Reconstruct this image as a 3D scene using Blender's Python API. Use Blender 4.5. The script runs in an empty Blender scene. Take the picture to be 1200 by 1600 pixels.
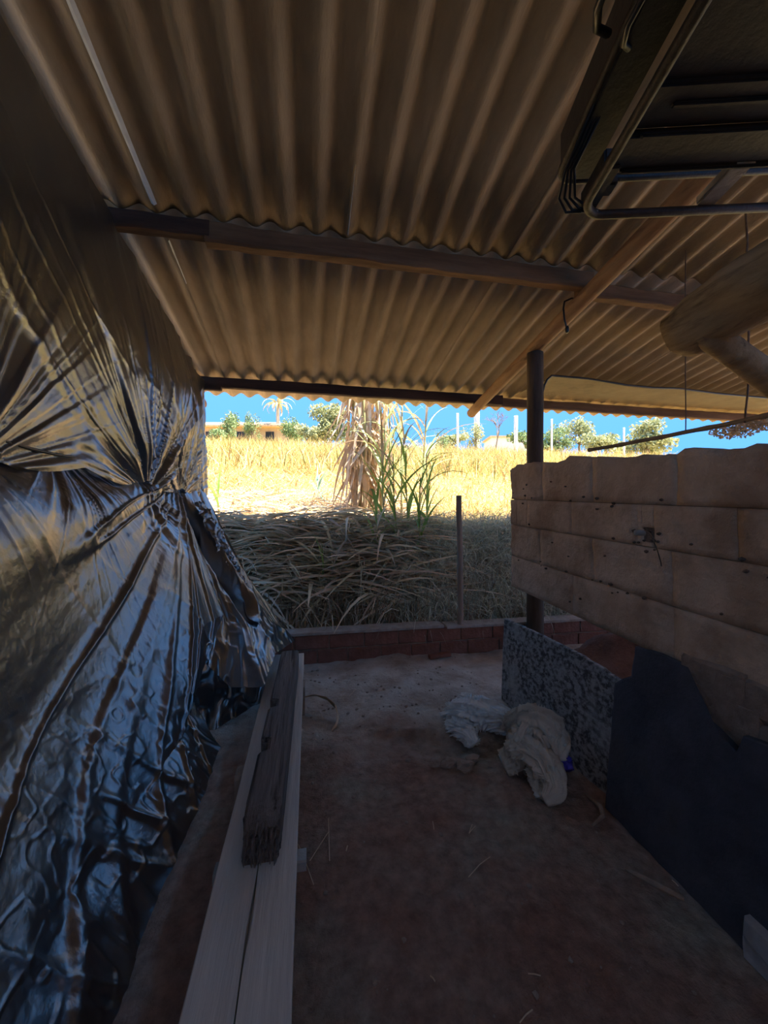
import bpy, bmesh, math, random
import numpy as np
from mathutils import Vector, Matrix, noise as mnoise

random.seed(7)
RNG = np.random.default_rng(11)
SC = bpy.context.scene
COL = SC.collection

# ------------------------------------------------------------------ camera
FPX = 610.0                       # focal length in pixels of a 1200x1600 frame
CAMH = 1.2
YAW = math.atan(0.1918)           # camera looks a little to the right of the shed's long axis (+Y)
SY, CY = math.sin(YAW), math.cos(YAW)
cam = bpy.data.cameras.new('camera')
cam_o = bpy.data.objects.new('camera', cam)
COL.objects.link(cam_o)
cam.sensor_fit = 'AUTO'; cam.sensor_width = 36.0
cam.lens = FPX / 1600.0 * 36.0
cam.clip_start = 0.02; cam.clip_end = 500
cam_o.location = (0, 0, CAMH)
cam_o.rotation_euler = (math.pi / 2, 0, -YAW)
SC.camera = cam_o

# ------------------------------------------------------------------ sky, sun, exposure
world = bpy.data.worlds.new('sky'); SC.world = world
world.use_nodes = True
wn, wl = world.node_tree.nodes, world.node_tree.links
wn.clear()
w_out = wn.new('ShaderNodeOutputWorld'); w_bg = wn.new('ShaderNodeBackground')
w_tc = wn.new('ShaderNodeTexCoord'); w_sep = wn.new('ShaderNodeSeparateXYZ'); w_rmp = wn.new('ShaderNodeValToRGB')
wl.new(w_tc.outputs['Generated'], w_sep.inputs[0]); wl.new(w_sep.outputs['Z'], w_rmp.inputs[0])
w_rmp.color_ramp.elements[0].position = 0.0; w_rmp.color_ramp.elements[0].color = (0.10, 0.35, 0.90, 1)
w_rmp.color_ramp.elements[1].position = 0.5; w_rmp.color_ramp.elements[1].color = (0.14, 0.38, 0.86, 1)
wl.new(w_rmp.outputs['Color'], w_bg.inputs['Color']); w_bg.inputs['Strength'].default_value = 0.225
wl.new(w_bg.outputs[0], w_out.inputs[0])

sun = bpy.data.lights.new('sun', 'SUN'); sun_o = bpy.data.objects.new('sun', sun); COL.objects.link(sun_o)
sun.energy = 2.95; sun.angle = math.radians(0.6); sun.color = (1.0, 0.93, 0.80)
sun_o.rotation_euler = Vector((0.45, -0.18, 1.0)).to_track_quat('Z', 'Y').to_euler()

SC.view_settings.view_transform = 'Standard'
SC.view_settings.look = 'None'
SC.view_settings.gamma = 1.0
SC.view_settings.use_curve_mapping = False
SC.view_settings.exposure = 3.1

# ------------------------------------------------------------------ measuring helpers (photo pixel -> point in the place)
def ray(px, py):
    a = (px - 600.0) / FPX
    return Vector((SY + CY * a, CY - SY * a, (800.0 - py) / FPX))
def at_t(px, py, t):
    return Vector((0, 0, CAMH)) + ray(px, py) * t
def at_z(px, py, z=0.0):
    r = ray(px, py); return at_t(px, py, (z - CAMH) / r.z)
def at_x(px, py, x):
    return at_t(px, py, x / ray(px, py).x)
def at_y(px, py, y):
    return at_t(px, py, y / ray(px, py).y)

# ------------------------------------------------------------------ numpy noise
def _hash(ix, iy, iz):
    n = (ix * 374761393 + iy * 668265263 + iz * 2147483647 + 1013904223) & 0xffffffff
    n = ((n ^ (n >> 13)) * 1274126177) & 0xffffffff
    n = (n ^ (n >> 16)) & 0xffffffff
    return n.astype(np.float64) / 4294967295.0
def vnoise(x, y, z=0.0, seed=0):
    x = np.asarray(x, float); y = np.asarray(y, float) + 0 * x; z = np.asarray(z, float) + 0 * x + seed * 17.37
    ix, iy, iz = np.floor(x).astype(np.int64), np.floor(y).astype(np.int64), np.floor(z).astype(np.int64)
    fx, fy, fz = x - ix, y - iy, z - iz
    fx, fy, fz = [f * f * f * (f * (f * 6 - 15) + 10) for f in (fx, fy, fz)]
    def h(a, b, c): return _hash(ix + a, iy + b, iz + c)
    r = 0
    for a in (0, 1):
        for b in (0, 1):
            for c in (0, 1):
                r = r + h(a, b, c) * (fx if a else 1 - fx) * (fy if b else 1 - fy) * (fz if c else 1 - fz)
    return r * 2 - 1
def fbm(x, y, z=0.0, seed=0, oct=4, gain=0.5):
    r, a, f = 0, 1.0, 1.0
    for k in range(oct):
        r = r + a * vnoise(np.asarray(x) * f, np.asarray(y) * f, np.asarray(z) * f, seed + k * 3)
        a *= gain; f *= 2.03
    return r
def ridged(x, y, z=0.0, seed=0, oct=2):
    r, a, f = 0, 1.0, 1.0
    for k in range(oct):
        r = r + a * (1 - 2 * np.abs(vnoise(np.asarray(x) * f, np.asarray(y) * f, np.asarray(z) * f, seed + k * 5)))
        a *= 0.5; f *= 2.1
    return r

# ------------------------------------------------------------------ materials
MATS = {}
def mat(name, c1, c2=None, scale=8.0, rough=0.85, bump=0.0, bscale=None, stretch=(1, 1, 1), spec=0.3,
        c3=None, s3=None, t3=(0.55, 0.65), detail=5.0, island=0.0, transl=0.0, alpha=1.0, metal=0.0, ior=None, lo=0.35, hi=0.65, world=False):
    if name in MATS: return MATS[name]
    m = bpy.data.materials.new(name); m.use_nodes = True
    N, L = m.node_tree.nodes, m.node_tree.links
    N.clear()
    out = N.new('ShaderNodeOutputMaterial'); p = N.new('ShaderNodeBsdfPrincipled')
    p.inputs['Roughness'].default_value = rough
    p.inputs['Specular IOR Level'].default_value = spec
    p.inputs['Metallic'].default_value = metal
    if ior: p.inputs['IOR'].default_value = ior
    tc = N.new('ShaderNodeTexCoord'); mp = N.new('ShaderNodeMapping'); mp.inputs['Scale'].default_value = stretch
    if world:
        gp = N.new('ShaderNodeNewGeometry'); L.new(gp.outputs['Position'], mp.inputs[0])
    else: L.new(tc.outputs['Object'], mp.inputs[0])
    def noise(s, d=detail):
        n = N.new('ShaderNodeTexNoise'); n.inputs['Scale'].default_value = s; n.inputs['Detail'].default_value = d
        n.inputs['Roughness'].default_value = 0.62
        L.new(mp.outputs[0], n.inputs['Vector']); return n
    def ramp(src, a, b, ca, cb):
        r = N.new('ShaderNodeValToRGB'); e = r.color_ramp.elements
        e[0].position, e[1].position = a, b; e[0].color = (*ca, 1); e[1].color = (*cb, 1)
        L.new(src, r.inputs[0]); return r
    col = None
    if c2 is not None:
        r = ramp(noise(scale).outputs['Fac'], lo, hi, c1, c2); col = r.outputs['Color']
    else:
        rgb = N.new('ShaderNodeRGB'); rgb.outputs[0].default_value = (*c1, 1); col = rgb.outputs[0]
    if c3 is not None:
        k = ramp(noise(s3 or scale * 0.4).outputs['Fac'], t3[0], t3[1], (0, 0, 0), (1, 1, 1))
        mx = N.new('ShaderNodeMix'); mx.data_type = 'RGBA'
        L.new(k.outputs['Color'], mx.inputs['Factor']); L.new(col, mx.inputs['A']); mx.inputs['B'].default_value = (*c3, 1)
        col = mx.outputs['Result']
    if island > 0:
        g = N.new('ShaderNodeNewGeometry'); hs = N.new('ShaderNodeHueSaturation')
        mr = N.new('ShaderNodeMapRange'); mr.inputs['To Min'].default_value = 1 - island; mr.inputs['To Max'].default_value = 1 + island
        L.new(g.outputs['Random Per Island'], mr.inputs['Value']); L.new(mr.outputs[0], hs.inputs['Value'])
        mr2 = N.new('ShaderNodeMapRange'); mr2.inputs['To Min'].default_value = 0.5 - 0.03 * island; mr2.inputs['To Max'].default_value = 0.5 + 0.06 * island
        ml = N.new('ShaderNodeMath'); ml.operation = 'MULTIPLY'; ml.inputs[1].default_value = 7.31
        fr = N.new('ShaderNodeMath'); fr.operation = 'FRACT'
        L.new(g.outputs['Random Per Island'], ml.inputs[0]); L.new(ml.outputs[0], fr.inputs[0]); L.new(fr.outputs[0], mr2.inputs['Value'])
        L.new(mr2.outputs[0], hs.inputs['Hue'])
        L.new(col, hs.inputs['Color']); col = hs.outputs['Color']
    L.new(col, p.inputs['Base Color'])
    if bump > 0:
        b = N.new('ShaderNodeBump'); b.inputs['Strength'].default_value = min(1.0, bump); b.inputs['Distance'].default_value = 0.02
        L.new(noise(bscale or scale * 3, 8).outputs['Fac'], b.inputs['Height']); L.new(b.outputs[0], p.inputs['Normal'])
    sh = p.outputs[0]
    if transl > 0:
        t = N.new('ShaderNodeBsdfTranslucent'); L.new(col, t.inputs['Color'])
        mxs = N.new('ShaderNodeMixShader'); mxs.inputs[0].default_value = transl
        L.new(sh, mxs.inputs[1]); L.new(t.outputs[0], mxs.inputs[2]); sh = mxs.outputs[0]
    if alpha < 1:
        t = N.new('ShaderNodeBsdfTransparent'); mxs = N.new('ShaderNodeMixShader'); mxs.inputs[0].default_value = alpha
        L.new(t.outputs[0], mxs.inputs[1]); L.new(sh, mxs.inputs[2]); sh = mxs.outputs[0]
    L.new(sh, out.inputs[0])
    MATS[name] = m
    return m

M_ROOF = mat('fibre_cement', (0.36, 0.27, 0.17), (0.47, 0.36, 0.235), 5, 0.9, 0.35, 60, (1, 0.35, 1), c3=(0.27, 0.195, 0.115), s3=2.2, t3=(0.56, 0.75))
M_ROOFTRIM = mat('pale_lap', (0.85, 0.82, 0.76), (0.75, 0.72, 0.64), 20, 0.9)
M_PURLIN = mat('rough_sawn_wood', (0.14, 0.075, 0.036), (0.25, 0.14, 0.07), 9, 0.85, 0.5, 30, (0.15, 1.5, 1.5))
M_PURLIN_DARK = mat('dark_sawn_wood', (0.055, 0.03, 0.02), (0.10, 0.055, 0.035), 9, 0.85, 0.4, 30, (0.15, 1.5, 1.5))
M_RAFTER = mat('peeled_log_orange', (0.30, 0.155, 0.07), (0.42, 0.24, 0.115), 10, 0.7, 0.5, 22, (1.4, 0.25, 1.4), c3=(0.16, 0.08, 0.04), s3=5)
M_LOG = mat('weathered_log', (0.27, 0.175, 0.085), (0.45, 0.315, 0.17), 9, 0.85, 0.7, 25, (1.6, 0.3, 1.6), c3=(0.09, 0.055, 0.03), s3=5)
M_POST = mat('dark_post', (0.075, 0.05, 0.032), (0.13, 0.088, 0.058), 8, 0.85, 0.5, 25, (1.5, 1.5, 0.25))
M_STICK = mat('grey_stake', (0.30, 0.20, 0.14), (0.42, 0.30, 0.22), 12, 0.85, 0.5, 35, (1.5, 1.5, 0.2))
M_MUD = mat('mud_plaster', (0.62, 0.40, 0.255), (0.78, 0.54, 0.37), 6, 0.95, 0.9, 30, c3=(0.46, 0.285, 0.175), s3=2.6, t3=(0.5, 0.66), world=True)
M_MORTAR = mat('mortar', (0.24, 0.16, 0.11), (0.36, 0.25, 0.18), 18, 0.95, 0.6, 50)
M_CRUMB = mat('dark_crumbs_and_pits', (0.10, 0.06, 0.04), (0.2, 0.13, 0.09), 30, 0.95)
M_LOWBRICK = mat('red_mud_brick', (0.21, 0.085, 0.055), (0.30, 0.13, 0.09), 9, 0.95, 0.6, 40)
M_LOWCAP = mat('dusty_mortar_cap', (0.36, 0.28, 0.22), (0.48, 0.40, 0.34), 14, 0.95, 0.6, 40)
M_MOTTLED = mat('mouldy_board', (0.38, 0.345, 0.31), (0.09, 0.078, 0.07), 46, 0.9, 0.6, 60, (1, 0.75, 1.0), c3=(0.44, 0.41, 0.37), s3=6, t3=(0.5, 0.72), lo=0.42, hi=0.60, detail=3)
M_DARKSLAB = mat('black_painted_render', (0.045, 0.045, 0.052), (0.08, 0.08, 0.09), 6, 0.75, 0.5, 24, c3=(0.06, 0.055, 0.05), s3=3, t3=(0.6, 0.75))
M_TARP = mat('black_polythene', (0.010, 0.010, 0.012), (0.016, 0.016, 0.018), 4, 0.29, 0.15, 26, spec=0.9, ior=2.2, stretch=(1, 1, 1.0))
M_PLANK = mat('pale_plank', (0.62, 0.52, 0.43), (0.74, 0.64, 0.54), 7, 0.8, 0.35, 30, (3, 0.18, 3), c3=(0.52, 0.43, 0.36), s3=4, t3=(0.55, 0.75))
M_OLDBEAM = mat('old_grey_beam', (0.17, 0.125, 0.10), (0.30, 0.235, 0.195), 10, 0.9, 0.9, 40, (3, 0.15, 3), c3=(0.09, 0.06, 0.045), s3=9)
M_BLOCK = mat('pale_block', (0.34, 0.31, 0.28), (0.46, 0.43, 0.40), 14, 0.9, 0.4, 40)
M_STONE = mat('clod', (0.34, 0.235, 0.175), (0.48, 0.355, 0.275), 14, 0.95, 0.7, 40)
M_SACK = mat('white_sackcloth', (0.80, 0.76, 0.70), (0.88, 0.86, 0.82), 6, 0.85, 0.3, 45, c3=(0.52, 0.40, 0.29), s3=5.5, t3=(0.54, 0.72))
M_SACK2 = mat('soiled_sackcloth', (0.62, 0.51, 0.39), (0.76, 0.68, 0.57), 6, 0.85, 0.3, 45, c3=(0.42, 0.28, 0.175), s3=6, t3=(0.5, 0.7))
M_BLUE = mat('blue_rag', (0.05, 0.035, 0.30), (0.08, 0.06, 0.42), 12, 0.6, 0.2, 40)
M_BLACKMETAL = mat('black_enamel', (0.010, 0.009, 0.009), (0.018, 0.016, 0.015), 9, 0.42, 0.15, 30, spec=0.7)
M_RUSTMETAL = mat('dark_rusty_steel', (0.02, 0.014, 0.010), (0.04, 0.024, 0.016), 14, 0.5, 0.25, 40, spec=0.4)
M_CABLE = mat('black_rubber', (0.010, 0.010, 0.010), (0.016, 0.015, 0.014), 20, 0.35, spec=0.6)
M_WIRE = mat('rusty_wire', (0.10, 0.06, 0.04), (0.17, 0.11, 0.07), 30, 0.7)
M_STRAW = mat('straw', (0.64, 0.46, 0.285), (0.82, 0.64, 0.45), 3, 0.7, island=0.4, transl=0.15)
M_STRAWDARK = mat('rotted_leaf', (0.34, 0.20, 0.12), (0.50, 0.34, 0.22), 3, 0.85, island=0.45)
M_DRYGRASS = mat('dry_grass', (0.50, 0.325, 0.13), (0.68, 0.475, 0.22), 0.8, 0.75, island=0.6, transl=0.2)
M_GREENGRASS = mat('yellow_green_grass', (0.24, 0.25, 0.07), (0.38, 0.35, 0.12), 0.8, 0.7, island=0.5, transl=0.2)
M_SAGE = mat('grey_green_grass', (0.62, 0.57, 0.42), (0.80, 0.74, 0.58), 2, 0.7, island=0.45, transl=0.15)
M_CANEGREEN = mat('green_cane_leaf', (0.24, 0.40, 0.08), (0.40, 0.56, 0.14), 5, 0.5, island=0.35, transl=0.3, spec=0.4)
M_CANEPALE = mat('pale_green_cane_leaf', (0.42, 0.52, 0.22), (0.58, 0.64, 0.34), 5, 0.5, island=0.3, transl=0.3)
M_CANEDRY = mat('dry_cane_leaf', (0.60, 0.42, 0.25), (0.78, 0.62, 0.42), 4, 0.7, island=0.4, transl=0.15)
M_CANESTALK = mat('cane_stalk', (0.34, 0.30, 0.12), (0.46, 0.40, 0.18), 8, 0.6)
M_FIELD = mat('field_soil_and_stubble', (0.34, 0.215, 0.09), (0.56, 0.38, 0.17), 2.6, 0.95, 0.5, 12, c3=(0.50, 0.50, 0.18), s3=0.25, t3=(0.45, 0.7))
M_SOIL = mat('red_soil', (0.13, 0.062, 0.042), (0.22, 0.115, 0.08), 6, 0.97, 0.8, 30)
M_TRUNK = mat('bark', (0.20, 0.15, 0.11), (0.30, 0.24, 0.18), 12, 0.9, 0.4)
M_TREE = mat('tree_leaf', (0.17, 0.24, 0.10), (0.28, 0.35, 0.16), 2, 0.7, island=0.4, transl=0.25)
M_TREE2 = mat('pale_tree_leaf', (0.34, 0.36, 0.18), (0.48, 0.48, 0.26), 2, 0.7, island=0.35, transl=0.25)
M_PALMDRY = mat('dry_palm_frond', (0.55, 0.47, 0.32), (0.66, 0.58, 0.42), 3, 0.8, island=0.3)
M_HOUSEWALL = mat('ochre_house_wall', (0.50, 0.36, 0.24), (0.60, 0.45, 0.30), 2, 0.9)
M_HOUSEROOF = mat('clay_roof', (0.60, 0.36, 0.20), (0.72, 0.47, 0.28), 3, 0.9, 0.3, 12)
M_WINDOW = mat('dark_window', (0.03, 0.03, 0.035), rough=0.2)
M_WHITEPOST = mat('whitewashed_post', (0.74, 0.72, 0.70), (0.82, 0.80, 0.78), 6, 0.9)
M_FILM = mat('brown_film', (0.10, 0.055, 0.022), (0.17, 0.10, 0.042), 6, 0.5, 0.2, 20, alpha=0.7, c3=(0.16, 0.10, 0.05), s3=3)
M_BAMBOO = mat('bamboo', (0.24, 0.16, 0.095), (0.34, 0.24, 0.15), 12, 0.6, 0.2, 40)

# floor: red earth with grey trodden dust
def floor_material():
    m = bpy.data.materials.new('trodden_earth'); m.use_nodes = True
    N, L = m.node_tree.nodes, m.node_tree.links
    p = N['Principled BSDF']; p.inputs['Roughness'].default_value = 0.97; p.inputs['Specular IOR Level'].default_value = 0.15
    tc = N.new('ShaderNodeTexCoord')
    def noise(s, d=6):
        n = N.new('ShaderNodeTexNoise'); n.inputs['Scale'].default_value = s; n.inputs['Detail'].default_value = d
        n.inputs['Roughness'].default_value = 0.65; L.new(tc.outputs['Object'], n.inputs['Vector']); return n.outputs['Fac']
    def ramp(src, pts):
        r = N.new('ShaderNodeValToRGB'); e = r.color_ramp.elements
        while len(e) < len(pts): e.new(0.5)
        for q, (pos, c) in zip(e, pts): q.position = pos; q.color = (*c, 1)
        L.new(src, r.inputs[0]); return r.outputs['Color']
    a = ramp(noise(1.7), [(0.36, (0.40, 0.215, 0.15)), (0.5, (0.44, 0.29, 0.215)), (0.64, (0.45, 0.385, 0.295))])
    f = ramp(noise(22, 8), [(0.3, (0.62, 0.6, 0.6)), (0.7, (1.25, 1.22, 1.2))])
    mx = N.new('ShaderNodeMix'); mx.data_type = 'RGBA'; mx.blend_type = 'MULTIPLY'; mx.inputs['Factor'].default_value = 1
    L.new(a, mx.inputs['A']); L.new(f, mx.inputs['B'])
    # trampled crust by the low wall: dustier, with light from the opening painted in
    sp = N.new('ShaderNodeSeparateXYZ'); L.new(tc.outputs['Object'], sp.inputs[0])
    ad = N.new('ShaderNodeMath'); ad.operation = 'MULTIPLY_ADD'; ad.inputs[1].default_value = 1.2
    L.new(noise(3.0), ad.inputs[0]); L.new(sp.outputs['Y'], ad.inputs[2])
    k = N.new('ShaderNodeMapRange'); k.inputs['From Min'].default_value = 2.45; k.inputs['From Max'].default_value = 2.85
    L.new(ad.outputs[0], k.inputs['Value'])
    lit_dust = ramp(noise(5, 8), [(0.35, (0.46, 0.335, 0.25)), (0.5, (0.63, 0.51, 0.41)), (0.66, (0.76, 0.66, 0.56))])
    m2 = N.new('ShaderNodeMix'); m2.data_type = 'RGBA'
    L.new(k.outputs[0], m2.inputs['Factor']); L.new(mx.outputs['Result'], m2.inputs['A']); L.new(lit_dust, m2.inputs['B'])
    L.new(m2.outputs['Result'], p.inputs['Base Color'])
    b = N.new('ShaderNodeBump'); b.inputs['Strength'].default_value = 1.0; b.inputs['Distance'].default_value = 0.03
    L.new(noise(34, 9), b.inputs['Height']); L.new(b.outputs[0], p.inputs['Normal'])
    return m
M_FLOOR = floor_material()

# ------------------------------------------------------------------ object helpers
def props(o, label=None, cat=None, group=None, kind=None):
    if label: o['label'] = label
    if cat: o['category'] = cat
    if group: o['group'] = group
    if kind: o['kind'] = kind
    return o
def thing(name, loc, label=None, cat=None, group=None, kind=None):
    o = bpy.data.objects.new(name, None); COL.objects.link(o); o.location = loc
    o.empty_display_size = 0.05
    return props(o, label, cat, group, kind)
def world_loc(o):
    v = Vector(o.location)
    while o.parent: o = o.parent; v = v + o.location
    return v
def link_mesh(name, me, m, parent=None, loc=None):
    o = bpy.data.objects.new(name, me); COL.objects.link(o)
    if m is not None and not me.materials: me.materials.append(m)
    loc = Vector(loc) if loc is not None else Vector((0, 0, 0))
    if parent is not None:
        o.parent = parent; o.location = loc - world_loc(parent)
    else:
        o.location = loc
    return o
def build(name, V, F, m, parent=None, smooth=False, base=True):
    """world-space verts -> one mesh object with its origin at the middle of its base"""
    V = np.asarray(V, float)
    if base:
        lo, hi = V.min(0), V.max(0); org = np.array([(lo[0] + hi[0]) / 2, (lo[1] + hi[1]) / 2, lo[2]])
    else: org = np.zeros(3)
    me = bpy.data.meshes.new(name); me.from_pydata((V - org).tolist(), [], [tuple(f) for f in F]); me.update()
    if smooth: me.polygons.foreach_set('use_smooth', [True] * len(me.polygons))
    return link_mesh(name, me, m, parent, org)
def build_quads(name, V, Q, m, parent=None, smooth=False):
    """fast path for big quad arrays"""
    V = np.asarray(V, float); Q = np.asarray(Q, np.int32)
    lo, hi = V.min(0), V.max(0); org = np.array([(lo[0] + hi[0]) / 2, (lo[1] + hi[1]) / 2, lo[2]])
    me = bpy.data.meshes.new(name); n = len(Q)
    me.vertices.add(len(V)); me.vertices.foreach_set('co', (V - org).astype(np.float32).ravel())
    me.loops.add(n * 4); me.loops.foreach_set('vertex_index', Q.ravel())
    me.polygons.add(n); me.polygons.foreach_set('loop_start', np.arange(0, n * 4, 4, dtype=np.int32))
    me.update(calc_edges=True)
    if smooth: me.polygons.foreach_set('use_smooth', np.ones(n, bool))
    return link_mesh(name, me, m, parent, org)
def grid_faces(nu, nv):
    i = np.arange((nu - 1) * (nv - 1)); a = i // (nv - 1); b = i % (nv - 1)
    q = a * nv + b
    return np.stack([q, q + nv, q + nv + 1, q + 1], 1)

def tube(pts, rad, n=12, rough=0.0, seed=0, flat=1.0, caps=True, up=None, rfreq=6.0):
    """verts/faces of a bent round bar through pts with a radius per point"""
    P = [Vector(p) for p in pts]; k = len(P)
    R = list(rad) if hasattr(rad, '__len__') else [rad] * k
    V, F = [], []
    ref = Vector(up) if up else None
    for i in range(k):
        d = (P[min(i + 1, k - 1)] - P[max(i - 1, 0)]).normalized()
        if ref is None or abs(ref.dot(d)) > 0.99:
            ref = Vector((0, 0, 1)) if abs(d.z) < 0.9 else Vector((1, 0, 0))
        a = (ref - d * ref.dot(d)).normalized(); b = d.cross(a); ref = a
        for j in range(n):
            an = 2 * math.pi * j / n
            r = R[i]
            if rough: r *= 1 + rough * mnoise.noise(Vector((math.cos(an) * 1.3, math.sin(an) * 1.3, i * rfreq / k + seed * 9.1)))
            V.append(P[i] + a * (math.cos(an) * r * flat) + b * (math.sin(an) * r))
    for i in range(k - 1):
        for j in range(n):
            F.append((i * n + j, i * n + (j + 1) % n, (i + 1) * n + (j + 1) % n, (i + 1) * n + j))
    if caps:
        F.append(tuple(reversed(range(n)))); F.append(tuple(range((k - 1) * n, k * n)))
    return [tuple(v) for v in V], F
def line(a, b, n, bow=0.0, wob=0.0, seed=0, bdir=(0, 0, -1)):
    a, b = Vector(a), Vector(b); out = []
    for i in range(n):
        s = i / (n - 1); p = a.lerp(b, s) + Vector(bdir) * (bow * 4 * s * (1 - s))
        if wob: p += wob * mnoise.noise_vector(Vector((s * 5 + seed * 3.7, seed, 0.3)))
        out.append(p)
    return out
def merge(*parts):
    V, F = [], []
    for v, f in parts:
        o = len(V); V += [tuple(x) for x in v]; F += [tuple(i + o for i in q) for q in f]
    return V, F
def box(x0, x1, y0, y1, z0, z1):
    V = [(x0, y0, z0), (x1, y0, z0), (x1, y1, z0), (x0, y1, z0), (x0, y0, z1), (x1, y0, z1), (x1, y1, z1), (x0, y1, z1)]
    F = [(3, 2, 1, 0), (4, 5, 6, 7), (0, 1, 5, 4), (1, 2, 6, 5), (2, 3, 7, 6), (3, 0, 4, 7)]
    return V, F
def rough_bar(a, b, w, h, n=24, jit=0.004, seed=0, up=(0, 0, 1), ch=0.12, wave=0.0):
    """sawn bar from a to b: 8-sided chamfered section, edges waning"""
    a, b = Vector(a), Vector(b); d = (b - a).normalized(); u = Vector(up); u = (u - d * u.dot(d)).normalized(); s = d.cross(u)
    sec = []
    c = ch * min(w, h)
    for (x, y) in ((-w/2 + c, -h/2), (w/2 - c, -h/2), (w/2, -h/2 + c), (w/2, h/2 - c), (w/2 - c, h/2), (-w/2 + c, h/2), (-w/2, h/2 - c), (-w/2, -h/2 + c)):
        sec.append((x, y))
    V, F = [], []
    for i in range(n):
        q = a.lerp(b, i / (n - 1))
        for j, (x, y) in enumerate(sec):
            nz = mnoise.noise(Vector((i * 0.55 + seed * 11.3, j * 1.7, seed)))
            nz2 = mnoise.noise(Vector((i * 0.17 + seed * 5.3, 3.1, j // 4)))
            V.append(tuple(q + s * (x + jit * nz) + u * (y + jit * nz + wave * nz2)))
    for i in range(n - 1):
        for j in range(8):
            F.append((i * 8 + j, i * 8 + (j + 1) % 8, (i + 1) * 8 + (j + 1) % 8, (i + 1) * 8 + j))
    F.append(tuple(reversed(range(8)))); F.append(tuple(range((n - 1) * 8, n * 8)))
    return V, F
def rock(c, r, seed=0, n=2, amp=0.35, sq=(1, 1, 0.7)):
    bm = bmesh.new(); bmesh.ops.create_icosphere(bm, subdivisions=n, radius=1.0)
    V = []
    for v in bm.verts:
        p = v.co.copy(); p *= 1 + amp * mnoise.noise(p * 1.3 + Vector((seed * 7.7, seed, 0))) + amp * 0.4 * mnoise.noise(p * 3.1 + Vector((seed, 0, seed * 3)))
        V.append((c[0] + p.x * r * sq[0], c[1] + p.y * r * sq[1], c[2] + p.z * r * sq[2]))
    F = [tuple(v.index for v in f.verts) for f in bm.faces]; bm.free()
    return V, F

# ================================================================== THE SETTING
SLOPE = 0.168                       # the roof falls towards the field
def roof_z(y): return 2.565 - SLOPE * (y - 4.2)      # underside of the sheets, where they touch the purlins
WALL_Y = 3.1                        # inner face of the low brick wall

def ground_z(x, y):
    """outdoor ground: a bank behind the low wall, then the field rising to a crest"""
    x = np.asarray(x, float); y = np.asarray(y, float)
    s = np.clip((y - 3.35) / 1.35, 0, 1); bank = 0.12 + 0.80 * (s * s * (3 - 2 * s))
    f = np.clip(y - 4.7, 0, 24) * 0.2 + np.clip(y - 28.7, 0, 200) * 0.12
    return bank + f + 0.05 * fbm(x * 0.5, y * 0.5, 0, 5, 3) * np.clip((y - 3.3) / 2, 0, 1)

# floor ------------------------------------------------------------
def ledge(x): return 1.86 + 0.10 * np.sin(x * 3.1 + 0.4) + 0.10 * fbm(x * 3.0, 0 * x, 0, 21, 3)
def floor_z(x, y):
    x = np.asarray(x, float); y = np.asarray(y, float)
    z = 0.012 * fbm(x * 1.2, y * 1.2, 0, 1, 3) + 0.008 * fbm(x * 7, y * 7, 0, 2, 4) + 0.004 * ridged(x * 11, y * 11, 0, 12, 2)
    st = np.clip((y - ledge(x)) / 0.02, 0, 1); win = np.clip((x - 0.15) / 0.25, 0, 1) * np.clip((1.15 - x) / 0.3, 0, 1)
    hollow = np.exp(-((y - ledge(x) + 0.06) / 0.07) ** 2) * win
    z = z + 0.022 * st * win - 0.022 * hollow
    z = z + 0.03 * np.exp(-((x - 0.12) / 0.12) ** 2 - ((y - 1.95) / 0.09) ** 2)
    z = z + 0.02 * np.exp(-((y - 3.06) / 0.09) ** 2) * (1 + fbm(x * 6, y * 6, 0, 9, 2))
    return z
def make_floor():
    xs = np.concatenate([np.linspace(-4, -0.8, 18), np.linspace(-0.78, 1.5, 230), np.linspace(1.56, 8.5, 40)])
    ys = np.concatenate([np.linspace(-2.0, 0.5, 20), np.linspace(0.52, 3.35, 280)])
    X, Y = np.meshgrid(xs, ys, indexing='ij')
    V = np.stack([X, Y, floor_z(X, Y)], -1).reshape(-1, 3)
    o = build_quads('floor', V, grid_faces(len(xs), len(ys)), M_FLOOR, None, True)
    # keep object coordinates = place coordinates for the pale band
    off = Vector(o.location); o.data.transform(Matrix.Translation(off)); o.location = (0, 0, 0)
    props(o, kind='structure')
make_floor()
# unseen wall added behind the viewer to cut rear light, open above it
props(build('wall_back_added', *box(-1.9, 7.6, -1.95, -1.8, -0.02, 2.3), M_MUD), kind='structure')

# unseen yard added behind the viewer, kept dark to bounce little light
def make_yard():
    xs = np.linspace(-30, 30, 30); ys = np.linspace(-40, -1.9, 24); X, Y = np.meshgrid(xs, ys, indexing='ij')
    o = build_quads('ground_yard_added', np.stack([X, Y, 0.05 * fbm(X, Y, 0, 3, 2) - 0.08], -1).reshape(-1, 3), grid_faces(30, 24), mat('dark_unseen_yard', (0.05, 0.05, 0.025), (0.08, 0.075, 0.04), 3, 0.95, 0.5), None, True)
    props(o, kind='structure')
make_yard()

# outdoor ground ---------------------------------------------------
def make_ground():
    ys = np.concatenate([np.linspace(3.3, 5.2, 30), np.linspace(5.3, 30, 70), np.linspace(31, 130, 30)])
    xs = np.concatenate([np.linspace(-90, -8, 24), np.linspace(-7.5, 12, 60), np.linspace(12.6, 110, 26)])
    X, Y = np.meshgrid(xs, ys, indexing='ij')
    V = np.stack([X, Y, ground_z(X, Y)], -1).reshape(-1, 3)
    o = build_quads('ground_field', V, grid_faces(len(xs), len(ys)), M_FIELD, None, True)
    props(o, kind='structure')
make_ground()

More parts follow.
